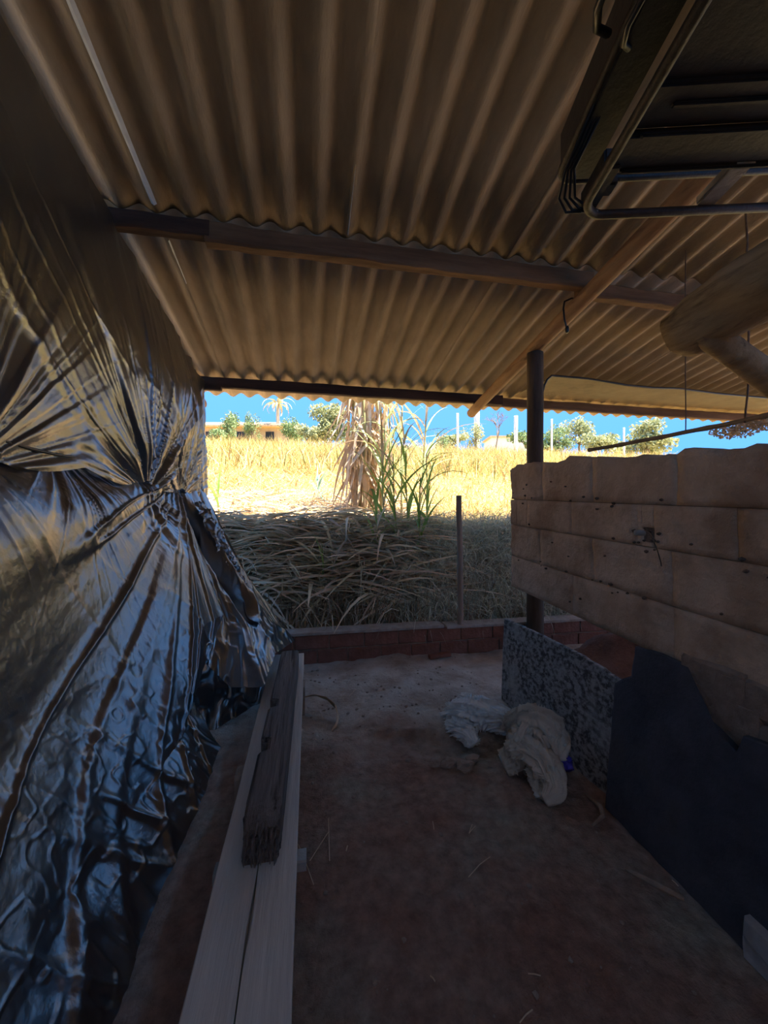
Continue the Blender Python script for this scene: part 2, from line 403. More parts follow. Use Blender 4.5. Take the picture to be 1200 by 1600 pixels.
# roof of corrugated sheets ---------------------------------------
PITCH = 0.177
def corrugated(width_waves, length, amp=0.0245, thick=0.007, lap=0.0):
    n = int(width_waves * 14) + 1; nl = 5
    xs = np.linspace(0, width_waves * PITCH + lap, n)
    zs = amp * (1 - np.cos(2 * np.pi * xs / PITCH))
    ls = np.linspace(0, length, nl)
    V = []
    for k in (0, 1):
        for x, z in zip(xs, zs):
            for l in ls: V.append((x, l, z + k * thick))
    F = [tuple(r) for r in grid_faces(n, nl)]
    o = n * nl
    F = [tuple(reversed(f)) for f in F] + [tuple(i + o for i in f) for f in F] if False else [f[::-1] for f in F] + [tuple(i + o for i in f) for f in F]
    F = [tuple(int(i) for i in f) for f in F]
    for i in range(n - 1):
        a, b = i * nl, (i + 1) * nl
        F.append((a, b, b + o, a + o)); a2, b2 = a + nl - 1, b + nl - 1
        F.append((b2, a2, a2 + o, b2 + o))
    for l in range(nl - 1):
        F.append((l + 1, l, l + o, l + 1 + o)); q = (n - 1) * nl + l
        F.append((q, q + 1, q + 1 + o, q + o))
    me = bpy.data.meshes.new('roof_sheet'); me.from_pydata(V, [], F); me.update()
    me.polygons.foreach_set('use_smooth', [len(p.vertices) == 4 for p in me.polygons]); me.materials.append(M_ROOF)
    return me
roof = thing('ceiling', (0, 0, 0), kind='structure')
roof['label'] = 'shed roof of corrugated fibre cement sheets'
def make_roof():
    ang = -math.atan(SLOPE); cs = math.cos(ang)
    SEAM0 = -0.843
    rows = [(2.395, 4.63, 0.0), (-0.02, 2.46, 0.009), (-2.35, 0.14, 0.018)]  # last row is out of view, added only for shade
    for (y0, y1, dz) in rows:
        me = corrugated(6, (y1 - y0) / cs, lap=0.03)
        for k in range(-2, 8):
            o = link_mesh('roof_sheet', me, None, roof)
            o.location = (SEAM0 + k * 6 * PITCH, y0, roof_z(y0) + dz + (0.004 if k % 2 else 0.0) + random.uniform(0, 0.002))
            o.rotation_euler = (ang, 0, 0)
    # pale strips along the laps between two sheets
    def strip(x, ya, yb, wa, wb, n=14):
        V, F = [], []
        for i in range(n):
            s = i / (n - 1); y = ya + (yb - ya) * s; w = (wa + (wb - wa) * s) * (0.75 + 0.4 * random.random())
            z = roof_z(y) - 0.004 + (0.009 if yb < 2.5 else 0)
            V += [(x - w, y, z), (x, y, z - 0.010), (x + w, y, z)]
        for i in range(n - 1):
            for j in (0, 1): F.append((i*3+j, i*3+3+j, i*3+4+j, i*3+1+j))
        build('lap_strip', V, F, M_ROOFTRIM, roof)
    strip(SEAM0 + 0.012, 1.0, 2.33, 0.016, 0.014); strip(SEAM0 + 0.012, 2.55, 2.9, 0.006, 0.002)
    strip(SEAM0 + 6 * PITCH + 0.012, 1.95, 2.36, 0.001, 0.003)
make_roof()

# low brick wall ---------------------------------------------------
def make_low_wall():
    w = thing('wall_front', (0.7, WALL_Y + 0.07, 0), kind='structure'); w['label'] = 'low reddish brick wall between earth floor and straw bank'
    H = 0.256
    core = build('mortar_core', *box(-1.6, 7.6, WALL_Y + 0.012, WALL_Y + 0.128, -0.03, H - 0.02), M_MORTAR, w)
    bricks = []
    for c in range(2):
        h = 0.112; z0 = 0.004 + c * 0.12; x = -1.6 - c * 0.13
        while x < 7.5:
            L = random.uniform(0.24, 0.30)
            V, F = rough_bar((x, WALL_Y + 0.07, z0 + h / 2), (x + L - 0.01, WALL_Y + 0.07, z0 + h / 2), h, 0.14, n=4, jit=0.006, seed=len(bricks) + 1, up=(0, 1, 0), ch=0.08)
            build('brick', V, F, M_LOWBRICK, w); bricks.append(1); x += L
    # dusty mortar on top, stopping at the stake
    for a, b, dz in ((-1.6, 1.10, 0.0), (1.13, 7.55, -0.012)):
        V, F = rough_bar((a, WALL_Y + 0.068, H - 0.009 + dz), (b, WALL_Y + 0.068, H - 0.009 + dz), 0.15, 0.022, n=int((b - a) * 12), jit=0.005, seed=int(a * 3 + 9))
        build('mortar_cap', V, F, M_LOWCAP, w)
    return w
make_low_wall()

# right-hand masonry wall: a tilted slab of rendered blocks over two lower boards
WX = 1.29
def make_right_wall():
    w = thing('wall_right', (WX + 0.06, 1.4, 0.6), kind='structure'); w['label'] = 'mud-plastered block wall with ragged top and open gap below'
    far = Vector((WX, 2.353, 0.718)); TILT = 0.051        # falls towards the viewer
    def pt(a, h, d=0.0):                                # a metres towards the viewer, h up the wall, d out of the face
        return Vector((WX - d + 0.0 * h, far.y - a, far.z + h - TILT * a))
    LEN = 2.3
    TH = 0.12
    def top(a):
        z = 0.79 - 0.012 * math.floor(a / 0.21) * 0.6 + 0.022 * mnoise.noise(Vector((a * 9, 0.3, 0))) + 0.014 * mnoise.noise(Vector((a * 31, 4.3, 0)))
        return z + (0.0 if a > 0.09 else -0.03)
    courses = [(0.0, 0.2), (0.2, 0.4), (0.4, 0.565), (0.565, None)]
    def block(a0, a1, h0, h1, toprag, idx):
        g = 0.0013
        na, nh = 12, 7
        V, F = [], []
        for side in (0, 1):
            for i in range(na + 1):
                a = a0 + g + (a1 - a0 - 2 * g) * i / na
                hh = top(a) if toprag else h1 - g
                for j in range(nh + 1):
                    h = h0 + g + (hh - h0 - g) * j / nh
                    e = min(i, na - i) == 0 or min(j, nh - j) == 0
                    nz = mnoise.noise(Vector((a * 7, h * 9, 1.1))) * 0.008 + mnoise.noise(Vector((a * 23, h * 29, 5.1))) * 0.004
                    d = (0.0 if side else -TH) + (nz if side else -nz) - ((0.0012 if e else 0) if side else (-0.0012 if e else 0))
                    aa = a
                    if a0 < 0.02 and i == 0: aa += 0.012 * mnoise.noise(Vector((h * 14, 7.7, 0))) + 0.012
                    V.append(pt(aa, h, d))
        n1 = (na + 1) * (nh + 1)
        for i in range(na):
            for j in range(nh):
                q = i * (nh + 1) + j
                f = (q, q + nh + 1, q + nh + 2, q + 1)
                F.append(f[::-1] if False else f); F.append(tuple(n1 + k for k in f[::-1]))
        ring = [i * (nh + 1) for i in range(na + 1)] + [na * (nh + 1) + j for j in range(1, nh + 1)] + [i * (nh + 1) + nh for i in range(na - 1, -1, -1)] + [j for j in range(nh - 1, 0, -1)]
        for k in range(len(ring)):
            p, q = ring[k], ring[(k + 1) % len(ring)]
            F.append((p, p + n1, q + n1, q))
        o = build('block', V, F, M_MUD, w, True)
        bm = bmesh.new(); bm.from_mesh(o.data); bmesh.ops.recalc_face_normals(bm, faces=bm.faces); bm.to_mesh(o.data); bm.free()
        return o
    lens = [[0.62, 0.55, 0.5, 0.63], [0.34, 0.42, 0.40, 0.38, 0.42, 0.34], [0.085, 0.125, 0.40, 0.40, 0.37, 0.42, 0.5], [0.36, 0.40, 0.42, 0.38, 0.40, 0.34]]
    idx = 0
    for c, ((h0, h1), ls) in enumerate(zip(courses, lens)):
        a = 0.0
        for L in ls:
            b = min(a + L, LEN)
            if c == 2 and a < 1.06 < b:                 # the broken block with the hole
                block(a, 1.03, h0, h1, False, idx)
                block(1.03, 1.085, h0 + 0.075, h1, False, idx); block(1.03, 1.085, h0, h0 + 0.02, False, idx); block(1.085, b, h0, h1, False, idx)
            else:
                block(a, b, h0, h1, h1 is None, idx)
            idx += 1; a = b
            if a >= LEN: break
    # mortar in the joints
    V = [pt(0.03, 0.012, -0.013), pt(LEN - 0.01, 0.012, -0.013), pt(LEN - 0.01, 0.715, -0.013), pt(0.03, 0.715, -0.013)]
    V2 = [v + Vector((TH - 0.02, 0, 0)) for v in V]
    build('mortar_core', V + V2, [(0, 1, 2, 3), (7, 6, 5, 4), (0, 4, 5, 1), (1, 5, 6, 2), (2, 6, 7, 3), (3, 7, 4, 0)], M_MORTAR, w)
    # crumbs of mortar round the hole and its stub of pale pipe
    hole = pt(1.055, 0.45, 0.0)
    V, F = tube(line(hole + Vector((0.05, 0.02, 0.0)), hole + Vector((-0.02, 0.035, 0.004)), 4), 0.011, 10)
    build('pipe_stub', V, F, M_BLOCK, w, True)
    cr = []
    for k in range(9):
        a, h = 1.055 + random.uniform(-0.07, 0.06), 0.44 + random.uniform(-0.06, 0.03)
        cr.append(rock(pt(a, h, 0.004), random.uniform(0.006, 0.012), k, 1))
    for k in range(46):  # dark lumps, mostly along the joints, stand in for shaded pits
        a, h = random.uniform(0.02, 1.7), random.choice((0.2, 0.4, 0.565)) + random.uniform(-0.03, 0.03)
        if random.random() < 0.3: h = random.uniform(0.05, 0.7)
        cr.append(rock(pt(a, h, 0.003), random.uniform(0.004, 0.011), k + 20, 1))
    o = build('crumbs_and_pits', *merge(*cr), M_CRUMB, w); o['kind'] = 'stuff'
    return w, pt
wall_r, wpt = make_right_wall()

# wire curling out of the hole
def make_hole_wire():
    p = [wpt(1.06, 0.455, -0.02), wpt(1.07, 0.475, 0.03), wpt(1.10, 0.478, 0.05), wpt(1.13, 0.45, 0.055), wpt(1.14, 0.40, 0.04), wpt(1.135, 0.355, 0.02), wpt(1.13, 0.34, 0.012)]
    o = build('wire', *tube(p, 0.0022, 6), M_WIRE, None, True)
    props(o, 'thin rusty wire curling out of the hole in the plastered wall', 'wire')
make_hole_wire()

# ================================================================== TIMBER
def purlin(name, x0, x1, y, w, h, m, seed, label, dz=0.0, drop=0.0, jit=0.005, wave=0.01, group=None):
    zt = roof_z(y - w / 2 * 0) - 0.004 + dz
    V, F = rough_bar((x0, y, zt - h / 2), (x1, y, zt - h / 2 - drop), w, h, n=max(8, int((x1 - x0) * 14)), jit=jit, seed=seed, wave=wave)
    return props(build(name, V, F, m), label, 'roof beam', group)
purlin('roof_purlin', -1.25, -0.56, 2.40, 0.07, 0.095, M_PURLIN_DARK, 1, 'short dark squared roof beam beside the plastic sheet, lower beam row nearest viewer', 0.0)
purlin('roof_purlin', -0.585, 1.93, 2.41, 0.075, 0.115, M_PURLIN, 2, 'long brown roof beam with waney edge crossing under the middle of the roof', -0.002, jit=0.007)
purlin('roof_purlin', 1.90, 4.6, 2.50, 0.075, 0.10, M_PURLIN, 3, 'roof beam with bark edge behind the orange round rafter, towards the big log', -0.002, jit=0.008)
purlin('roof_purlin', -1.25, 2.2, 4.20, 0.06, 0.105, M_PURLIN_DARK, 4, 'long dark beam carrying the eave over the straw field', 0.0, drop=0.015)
purlin('roof_purlin', 2.02, 7.6, 4.27, 0.06, 0.10, M_PURLIN, 5, 'lighter brown eave beam right of the upright post', -0.005, drop=0.03)
purlin('roof_purlin', -1.5, 7.4, 0.55, 0.075, 0.11, M_PURLIN, 6, 'roof beam overhead behind the viewer', -0.004)
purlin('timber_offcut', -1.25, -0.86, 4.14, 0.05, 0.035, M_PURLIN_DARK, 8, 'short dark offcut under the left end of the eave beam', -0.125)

def log_rafter(name, x, ya, yb, z_off, r, m, seed, label):
    pts = []
    for i in range(26):
        s = i / 25; y = ya + (yb - ya) * s
        pts.append((x + 0.02 * mnoise.noise(Vector((s * 3, seed, 0))), y, roof_z(y) + z_off + 0.012 * mnoise.noise(Vector((s * 3, seed, 5)))))
    rr = [r * (1.1 - 0.2 * i / 25) for i in range(26)]
    o = build(name, *tube(pts, rr, 16, 0.08, seed, rfreq=14), m, None, True)
    return props(o, label, 'rafter')
log_rafter('log_rafter', 1.89, -2.0, 4.36, -0.168, 0.058, M_RAFTER, 3, 'orange-brown round rafter slanting down over the upright post')
log_rafter('log_rafter', -1.14, -2.0, 4.46, -0.168, 0.075, M_RAFTER, 8, 'round rafter end showing at the top edge of the black plastic')

def upright(name, p0, p1, r0, r1, m, seed, label, cat='post', n=14):
    pts = line(p0, p1, 14, wob=0.012 if r0 > 0.05 else 0.004, seed=seed)
    rr = [r0 + (r1 - r0) * i / 13 for i in range(14)]
    o = build(name, *tube(pts, rr, n, 0.06, seed, rfreq=8), m, None, True)
    return props(o, label, cat)
upright('support_post', (1.89, 3.02, -0.02), (1.89, 3.02, roof_z(3.02) - 0.168 - 0.05), 0.070, 0.066, M_POST, 2, 'dark round wooden post standing behind the plastered wall')
upright('stake', at_y(720, 990, WALL_Y + 0.05).to_tuple()[:2] + (0.05,), at_y(717, 774, WALL_Y + 0.05), 0.026, 0.0235, M_STICK, 5, 'thin weathered stake standing in the low brick wall', 'stake', 10)

# thick log at the upper right and the brace under it
def make_big_log():
    e = at_t(1062, 522, 1.63)
    a = e; b = Vector((e.x + 0.05, e.y - 1.9, e.z + 1.9 * 0.13))
    pts, rr = [], []
    for i in range(40):
        s = i / 39; p = a.lerp(b, s) + Vector((0.012 * mnoise.noise(Vector((s * 6, 0, 0))), 0, 0.012 * mnoise.noise(Vector((s * 6, 3, 0)))))
        pts.append(p); r = 0.118 + 0.02 * s
        if i < 3: r *= (0.86, 0.95, 0.99)[i]
        rr.append(r)
    V, F = tube(pts, rr, 28, 0.16, 4, rfreq=16)
    o = build('round_log', V, F, M_LOG, None, True)
    props(o, 'thick weathered log with sawn end jutting in at the upper right', 'log')
    p0 = at_t(1096, 516, 1.50); p1 = at_t(1330, 690, 1.62)
    p1 = p0 + (p1 - p0) * (p0.z / (p0.z - p1.z))          # down to the floor beyond the frame
    pts = line(p0, p1, 40, wob=0.012, seed=4)
    o = build('brace_pole', *tube(pts, [0.05] * 40, 16, 0.12, 6, rfreq=22), M_LOG, None, True)
    props(o, 'pale round brace pole slanting down from under the thick log', 'pole')
    return e
log_end = make_big_log()

# black cable looped over the rafter
def make_cable():
    y = at_x(893, 470, 1.86).y
    zr = roof_z(y) - 0.168
    top = Vector((1.86, y, zr + 0.062))
    low = at_t(886, 516, (at_x(893, 470, 1.84) - Vector((0, 0, CAMH))).dot(Vector((SY, CY, 0))))
    pts = [top + Vector((0.05, 0, 0.0)), top, top + Vector((-0.058, 0, -0.03)), top + Vector((-0.066, 0, -0.08)), low.lerp(top + Vector((-0.066, 0, -0.08)), 0.5) + Vector((-0.006, 0, 0)), low]
    th = thing('hanging_cable', low, 'short black cable hanging from the orange round rafter', 'cable')
    build('cord', *tube(pts, 0.0065, 8), M_CABLE, th, True)
    build('plug', *tube([low + Vector((0, 0, 0.03)), low + Vector((0, 0, 0.02)), low + Vector((0, 0, -0.01)), low + Vector((0, 0, -0.018))], [0.008, 0.013, 0.013, 0.008], 10), M_CABLE, th, True)
make_cable()

# ================================================================== BLACK METAL FRAME under the roof
def make_frame():
    FW = Vector((math.sin(YAW + 0.06), math.cos(YAW + 0.06), 0)); RT = Vector((FW.y, -FW.x, 0)); UP = Vector((0, 0, 1))
    zf = 2.35
    t0 = (zf - CAMH) * FPX / (800 - 337.0)
    c0 = at_t(905, 337, t0)                     # the near-left rounded corner of the lower tube
    th = thing('metal_frame', c0, 'black tubular steel frame with ribbed plates hung under the roof at upper right', 'metal frame')
    def q(r, f, u): return c0 + RT * r - FW * f + UP * u      # r right, f towards the viewer, u up
    W, D = 1.0, 1.05
    def rounded(r0, u, rad, rr, R=W):
        pts = [q(R, 0, u), q(rr + r0 + 0.06, 0, u)]
        for k in range(0, 9):
            an = k / 8 * math.pi / 2
            pts.append(q(r0 + rr - rr * math.sin(an), rr - rr * math.cos(an), u))
        pts += [q(r0, rr + 0.2, u), q(r0, 0.6, u), q(r0, D, u)]
        return tube(pts, rad, 12)
    build('tube_rail', *rounded(0.0, 0.0, 0.016, 0.09), M_RUSTMETAL, th, True)
    build('tube_rail', *rounded(-0.085, 0.14, 0.014, 0.06), M_RUSTMETAL, th, True)
    # plates
    def plate(r0, r1, f0, f1, u0, u1, name, m=M_BLACKMETAL):
        V = [q(r0, f0, u0), q(r1, f0, u0), q(r1, f1, u0), q(r0, f1, u0), q(r0, f0, u1), q(r1, f0, u1), q(r1, f1, u1), q(r0, f1, u1)]
        bm = bmesh.new(); vs = [bm.verts.new(v) for v in V]
        for f in ((0, 1, 2, 3), (7, 6, 5, 4), (0, 4, 5, 1), (1, 5, 6, 2), (2, 6, 7, 3), (3, 7, 4, 0)): bm.faces.new([vs[i] for i in f])
        bmesh.ops.recalc_face_normals(bm, faces=bm.faces)
        bmesh.ops.bevel(bm, geom=list(bm.edges), offset=0.006, segments=2, affect='EDGES')
        bm.verts.index_update()
        VV = [tuple(v.co) for v in bm.verts]; FF = [tuple(v.index for v in f.verts) for f in bm.faces]; bm.free()
        return build(name, VV, FF, m, th)
    plate(0.02, W, 0.42, D, 0.05, 0.075, 'base_plate')
    plate(0.02, W, 0.30, 0.43, 0.035, 0.060, 'ribbed_plate')
    plate(0.02, W, 0.175, 0.295, 0.02, 0.05, 'ribbed_plate')
    plate(0.10, 0.70, 0.365, 0.385, 0.026, 0.040, 'rib')
    plate(0.06, W, 0.285, 0.305, 0.014, 0.032, 'rib')
    plate(0.06, W, 0.165, 0.182, 0.008, 0.030, 'rib')
    plate(0.0, 0.055, 0.01, 0.20, 0.01, 0.08, 'corner_bracket')
    plate(0.05, 0.085, 0.06, 0.12, 0.02, 0.06, 'latch')
    plate(0.43, 0.50, 0.0, 0.19, 0.015, 0.05, 'corner_bracket', M_BLOCK)
    plate(-0.08, 0.03, 0.02, D, 0.12, 0.30, 'side_panel')
    plate(0.0, W, 0.02, 0.05, 0.15, 0.28, 'side_panel') if False else None
    # bundle of wire at the corner and the loop of cable higher up
    for k in range(4):
        pts = [q(-0.08 + 0.012 * k, 0.30, 0.13), q(-0.09 + 0.010 * k, 0.10, 0.10), q(-0.085 + 0.02 * k, 0.02, 0.055), q(-0.05 + 0.02 * k, 0.01 * k, 0.015), q(0.0 + 0.02 * k, 0.02, 0.0)]
        build('cable', *tube(pts, 0.005, 8), M_CABLE, th, True)
    pts = [q(-0.10, 0.42, 0.20), q(-0.15, 0.46, 0.17), q(-0.175, 0.52, 0.15), q(-0.175, 0.60, 0.15), q(-0.14, 0.68, 0.17), q(-0.08, 0.74, 0.2)]
    build('cable', *tube(pts, 0.011, 10), M_CABLE, th, True)
    pts = [q(-0.06, 0.45, 0.12), q(-0.085, 0.47, 0.11), q(-0.10, 0.52, 0.10), q(-0.085, 0.60, 0.11), q(-0.06, 0.66, 0.12)]
    build('cable', *tube(pts, 0.008, 10), M_CABLE, th, True)
    # hanger rods up to the roof
    for r, f in ((0.75, 0.15), (0.75, 0.9), (0.02, 0.95)):
        a = q(r, f, 0.06); b = Vector((a.x, a.y, roof_z(a.y) + 0.01))
        build('hanger_rod', *tube([a, a.lerp(b, 0.5), b], 0.006, 8), M_RUSTMETAL, th, True)
make_frame()

# ================================================================== BLACK PLASTIC SHEETS on the left
def pl_interp(pts, s):
    """smooth interpolation through 3-D points (cumulative length parameter)"""
    P = np.asarray(pts, float); d = np.r_[0, np.cumsum(np.linalg.norm(np.diff(P, axis=0), axis=1))]; d /= d[-1]
    return np.stack([np.interp(s, d, P[:, k]) for k in range(3)], -1)
def drape(name, near, far, prof, nu, nv, fold, parent, bottom=None, m=M_TARP, hold=1.0):
    """sheet whose two side curves are near and far; prof(v,u) pushes it out; fold(A,B,u,v) ripples it along its normal"""
    u = np.linspace(0, 1, nu); v = np.linspace(0, 1, nv)
    Nn = pl_interp(near, v); Ff = pl_interp(far, v)
    kw = max(3, nv // 12)
    def smooth(C):
        P = np.concatenate([2 * C[:1] - C[kw:0:-1], C, 2 * C[-1:] - C[-2:-kw - 2:-1]]); ker = np.hanning(2 * kw + 1); ker /= ker.sum()
        return np.stack([np.convolve(P[:, k], ker, 'valid') for k in range(3)], -1)
    Nn = smooth(Nn)
    w3 = np.stack([u ** hold, u, u ** hold], -1)[:, None, :]
    S = Nn[None] * (1 - w3) + Ff[None] * w3
    if bottom is not None:                                   # Coons patch with a shaped hem
        Bt = pl_interp(bottom, u); lin = S[:, -1]
        S = S + (Bt - lin)[:, None, :] * (v ** 1.5)[None, :, None]
    U, Vv = np.meshgrid(u, v, indexing='ij')
    S = S + prof(U, Vv)
    du = np.gradient(S, axis=0); dv = np.gradient(S, axis=1)
    n = np.cross(du, dv); n /= np.linalg.norm(n, axis=-1, keepdims=True) + 1e-9
    n *= np.sign(n[..., :1].mean() + 1e-9)                   # towards the room (+X)
    S = S + n * fold(S, U, Vv)[..., None]
    return build_quads(name, S.reshape(-1, 3), grid_faces(nu, nv), m, parent, True)
def fan(Y, Z, y0, z0, k, amp, near=0.10, reach=0.8, seed=0, sgn=-1, warp=0.25):
    """creases spreading from a tie point (y0, z0); sgn -1 below it, +1 above it"""
    dy, dz = Y - y0, (Z - z0) * sgn
    r = np.sqrt(dy * dy + dz * dz) + 1e-6
    th = np.arctan2(dy, np.maximum(dz, 1e-4)) + warp * 0.25 * vnoise(Y * 2.1, Z * 2.1, 0, seed + 9)
    g = np.minimum(r / near, 1.0) * np.exp(-r / reach) * np.clip(dz / 0.05, 0, 1)
    f = ridged(th * k, r * 0.55, 0, seed, 2)
    return amp * g * f
TARP_X = -1.06
A = (-1.03, 3.32, 1.43)
def soft(x, y, seed=0): return vnoise(x, y, 0, seed) + 0.35 * vnoise(np.asarray(x) * 2.3, np.asarray(y) * 1.7, 0, seed + 3)
def crease(x, y, seed=0, sharp=0.16):
    """mostly flat with sparse sharp creases"""
    return np.exp(-(vnoise(x, y, 0, seed) / sharp) ** 2)
def fans(Y, Z, ties, sgn, seed, reach, amp, k, warp=0.03, power=4):
    """creases spreading from the tie points; every spot belongs mostly to its nearest tie"""
    R = []
    for ty, tz in [t[:2] for t in ties]: R.append(np.sqrt((Y - ty) ** 2 + (Z - tz) ** 2) + 1e-4)
    ties = [t if len(t) == 3 else (*t, 1.0) for t in ties]
    W = [1 / r ** power for r in R]; tot = sum(W); out = 0
    for n, ((ty, tz, am), r, w) in enumerate(zip(ties, R, W)):
        dz = (Z - tz) * sgn
        th = np.arctan2(Y - ty, np.maximum(dz, 1e-4)) + warp * vnoise(Y * 1.7, Z * 1.7, 0, seed + 9)
        g = np.minimum(r / 0.35, 1.0) * np.exp(-r / reach) * np.clip(dz / 0.06, 0, 1)
        f = soft(th * k + n * 7.3, r * 0.22, seed + n) + 0.45 * crease(th * k * 1.9 + n * 3.1, r * 0.3, seed + n + 20, 0.14) + 0.14 * soft(th * k * 3.2, r * 0.3, seed + n + 40)
        out = out + am * (w / tot) * g * f
    return amp * out
def make_tarp():
    th = thing('plastic_sheet', (-0.8, 2.0, 0), 'black polythene sheet hung from the left rafter and flaring over a heap', 'plastic sheet')
    # upper sheet, roof to tie line
    y0, y1 = -0.6, 4.12
    near = [(TARP_X - 0.02, y0, roof_z(y0) - 0.06), (TARP_X + 0.02, y0, 2.3), (TARP_X + 0.035, y0, 1.425)]
    far = [(TARP_X + 0.03, y1 + 0.06, roof_z(y1) - 0.10), (TARP_X + 0.04, y1 + 0.04, 1.9), (TARP_X + 0.06, y1, 1.38)]
    def prof_u(U, V):
        o = np.zeros(U.shape + (3,))
        Yw = y0 + (y1 - y0) * U
        o[..., 0] = 0.10 * np.sin(np.pi * np.clip(V, 0, 1)) ** 1.3 * (0.7 + 0.5 * np.sin(Yw * 2.3 + 0.6)) * np.clip((4.1 - Yw) / 0.5, 0.15, 1) + 0.05 * np.clip(V - 0.75, 0, 1)
        sag = 0.05 * np.abs(np.sin((Yw - 2.66) * np.pi / 0.68))        # the hem sags between the ties
        o[..., 2] = -sag * V ** 3
        return o
    def fold_u(S, U, V):
        Y, Z = S[..., 1], S[..., 2]
        d = fans(Y, Z, [(3.34, 1.30, 0.9), (2.70, 1.31, 1.25), (1.35, 1.31, 0.7), (0.3, 1.31, 0.7)], 1, 12, 1.5, 0.040, 8.0, 0.012, 2.0)
        farp = 0.045 * soft(Y * 8.0, Z * 0.5, 41) * np.clip((Y - 3.3) / 0.4, 0, 1)
        q = (Y * 0.62 + Z * 0.78)
        diag = 0.007 * crease(q * 2.6, (Y * 0.78 - Z * 0.62) * 0.5, 51, 0.12) + 0.004 * crease(q * 5.2 + 3, (Y * 0.78 - Z * 0.62) * 0.7, 52, 0.1)
        return d + farp + diag + 0.0012 * fbm(Y * 12, Z * 6, 0, 3, 3)
    drape('upper_sheet', near, far, prof_u, 760, 260, fold_u, th)
    # lower sheet, tie line down to the skirt
    near = [(TARP_X - 0.02, -0.6, 1.49), (-0.93, -0.6, 1.29), (-0.895, -0.6, 0.95), (-0.855, -0.6, 0.60), (-0.44, -0.6, 0.05)]
    far = [A, (-0.79, 3.05, 0.98), (-0.53, 2.74, 0.52), (-0.583, 2.18, 0.21), (-0.44, 2.04, 0.03)]
    def prof_l(U, V):
        o = np.zeros(U.shape + (3,))
        o[..., 0] = 0.03 * np.sin(np.pi * V) * np.sin(U * 17)
        return o
    def fold_l(S, U, V):
        Y, Z = S[..., 1], S[..., 2]
        d = fans(Y, Z, [(A[1] + 0.05, A[2] + 0.05)], -1, 61, 3.5, 0.050, 8.0)
        d = d + 0.8 * fans(Y, Z, [(2.66, 1.50), (1.95, 1.52), (1.2, 1.52)], -1, 65, 0.3, 0.05, 6.0)
        w = np.clip((0.75 - Z) / 0.5, 0, 1)
        q1 = (Y * 0.5 - Z * 0.87); q2 = (Y * 0.87 + Z * 0.5)
        cr = w * (0.008 * crease(q2 * 7, q1 * 2.0, 71, 0.2) + 0.005 * crease(q2 * 13 + 2, q1 * 4, 72, 0.2) + 0.003 * crease(Y * 22, Z * 22, 73, 0.2))
        ln = 0.005 * crease(q2 * 4.0, q1 * 1.2, 75, 0.1)
        hemw = 0.012 * vnoise(Y * 4, Z, 0, 78) * np.clip((0.3 - Z) / 0.2, 0, 1)
        return d * np.clip(V * 25, 0, 1) + cr + ln + hemw + 0.0008 * fbm(Y * 30, Z * 30, 0, 77, 3)
    drape('lower_sheet', near, far, prof_l, 640, 360, fold_l, th, hold=2.4)
    # far flap, from the last tie to the corner behind the plank
    near = [(-1.06, 3.30, 1.44), (-0.84, 3.10, 0.98), (-0.60, 2.80, 0.54), (-0.57, 2.42, 0.30)]
    far = [(-1.01, 4.10, 1.44), (-0.80, 3.78, 1.10), (-0.50, 3.42, 0.66), (-0.11, 3.02, 0.20)]
    bottom = [(-0.57, 2.42, 0.30), (-0.42, 2.24, 0.25), (-0.235, 2.15, 0.27), (-0.20, 2.45, 0.34), (-0.12, 3.02, 0.22)]
    def prof_f(U, V):
        o = np.zeros(U.shape + (3,))
        o[..., 0] = 0.03 * np.sin(np.pi * V) * np.sin(np.pi * U); o[..., 2] = -0.13 * np.sin(np.pi * V) * np.sin(np.pi * U) ** 0.7; return o
    def fold_f(S, U, V):
        line_u = 0.12 + 0.55 * V                                     # the deep crease that falls to the corner
        win = np.clip(V * 5, 0, 1) * np.clip((0.80 - V) / 0.12, 0, 1)
        cre = -0.13 * np.exp(-((U - line_u) / (0.045 + 0.05 * V)) ** 2) * win + 0.05 * np.exp(-((U - line_u - 0.17) / 0.07) ** 2) * win
        crk = (0.2 + V) * (0.012 * crease(U * 5, V * 5, 81, 0.2) + 0.007 * crease(U * 10, V * 10, 82, 0.2) + 0.004 * crease(U * 19, V * 19, 83, 0.2))
        lon = 0.02 * soft(U * 7 + V, V * 1.2, 83) * (1 - 0.6 * V)
        return cre + crk + lon
    drape('corner_flap', near, far, prof_f, 170, 170, fold_f, th, bottom)
    # crumpled film tucked in under the flap
    near = [(-0.80, 2.66, 0.46), (-0.74, 2.40, 0.22), (-0.62, 2.12, 0.02)]
    far = [(-0.24, 2.95, 0.30), (-0.28, 2.75, 0.15), (-0.29, 2.50, 0.02)]
    drape('tucked_film', near, far, lambda U, V: np.zeros(U.shape + (3,)), 60, 50, lambda S, U, V: 0.04 * soft(U * 4, V * 4, 91) + 0.02 * crease(U * 6, V * 6, 92, 0.2), th)
    # loose torn strip in the crease
    near = [(-0.92, 3.38, 1.27), (-0.73, 3.24, 0.86), (-0.50, 3.04, 0.48)]
    far = [(-0.88, 3.52, 1.27), (-0.68, 3.38, 0.86), (-0.42, 3.10, 0.44)]
    drape('torn_strip', near, far, lambda U, V: np.dstack([0.05 * np.sin(np.pi * V) + 0 * U, 0 * U, 0 * U]), 30, 120,
          lambda S, U, V: 0.03 * ridged(U * 1.6, V * 9, 0, 95, 3), th)
    # cord that gathers the two sheets
    pts = []
    for i in range(60):
        y = -0.6 + 4.7 * i / 59
        pts.append((TARP_X + 0.055 + 0.012 * mnoise.noise(Vector((y * 4, 0, 0))), y, 1.445 - 0.012 * abs(math.sin((y - 2.66) * math.pi / 0.68)) + 0.01 * mnoise.noise(Vector((y * 3, 2, 0)))))
    build('gathering_cord', *tube(pts, 0.006, 6), M_CABLE, th, True)
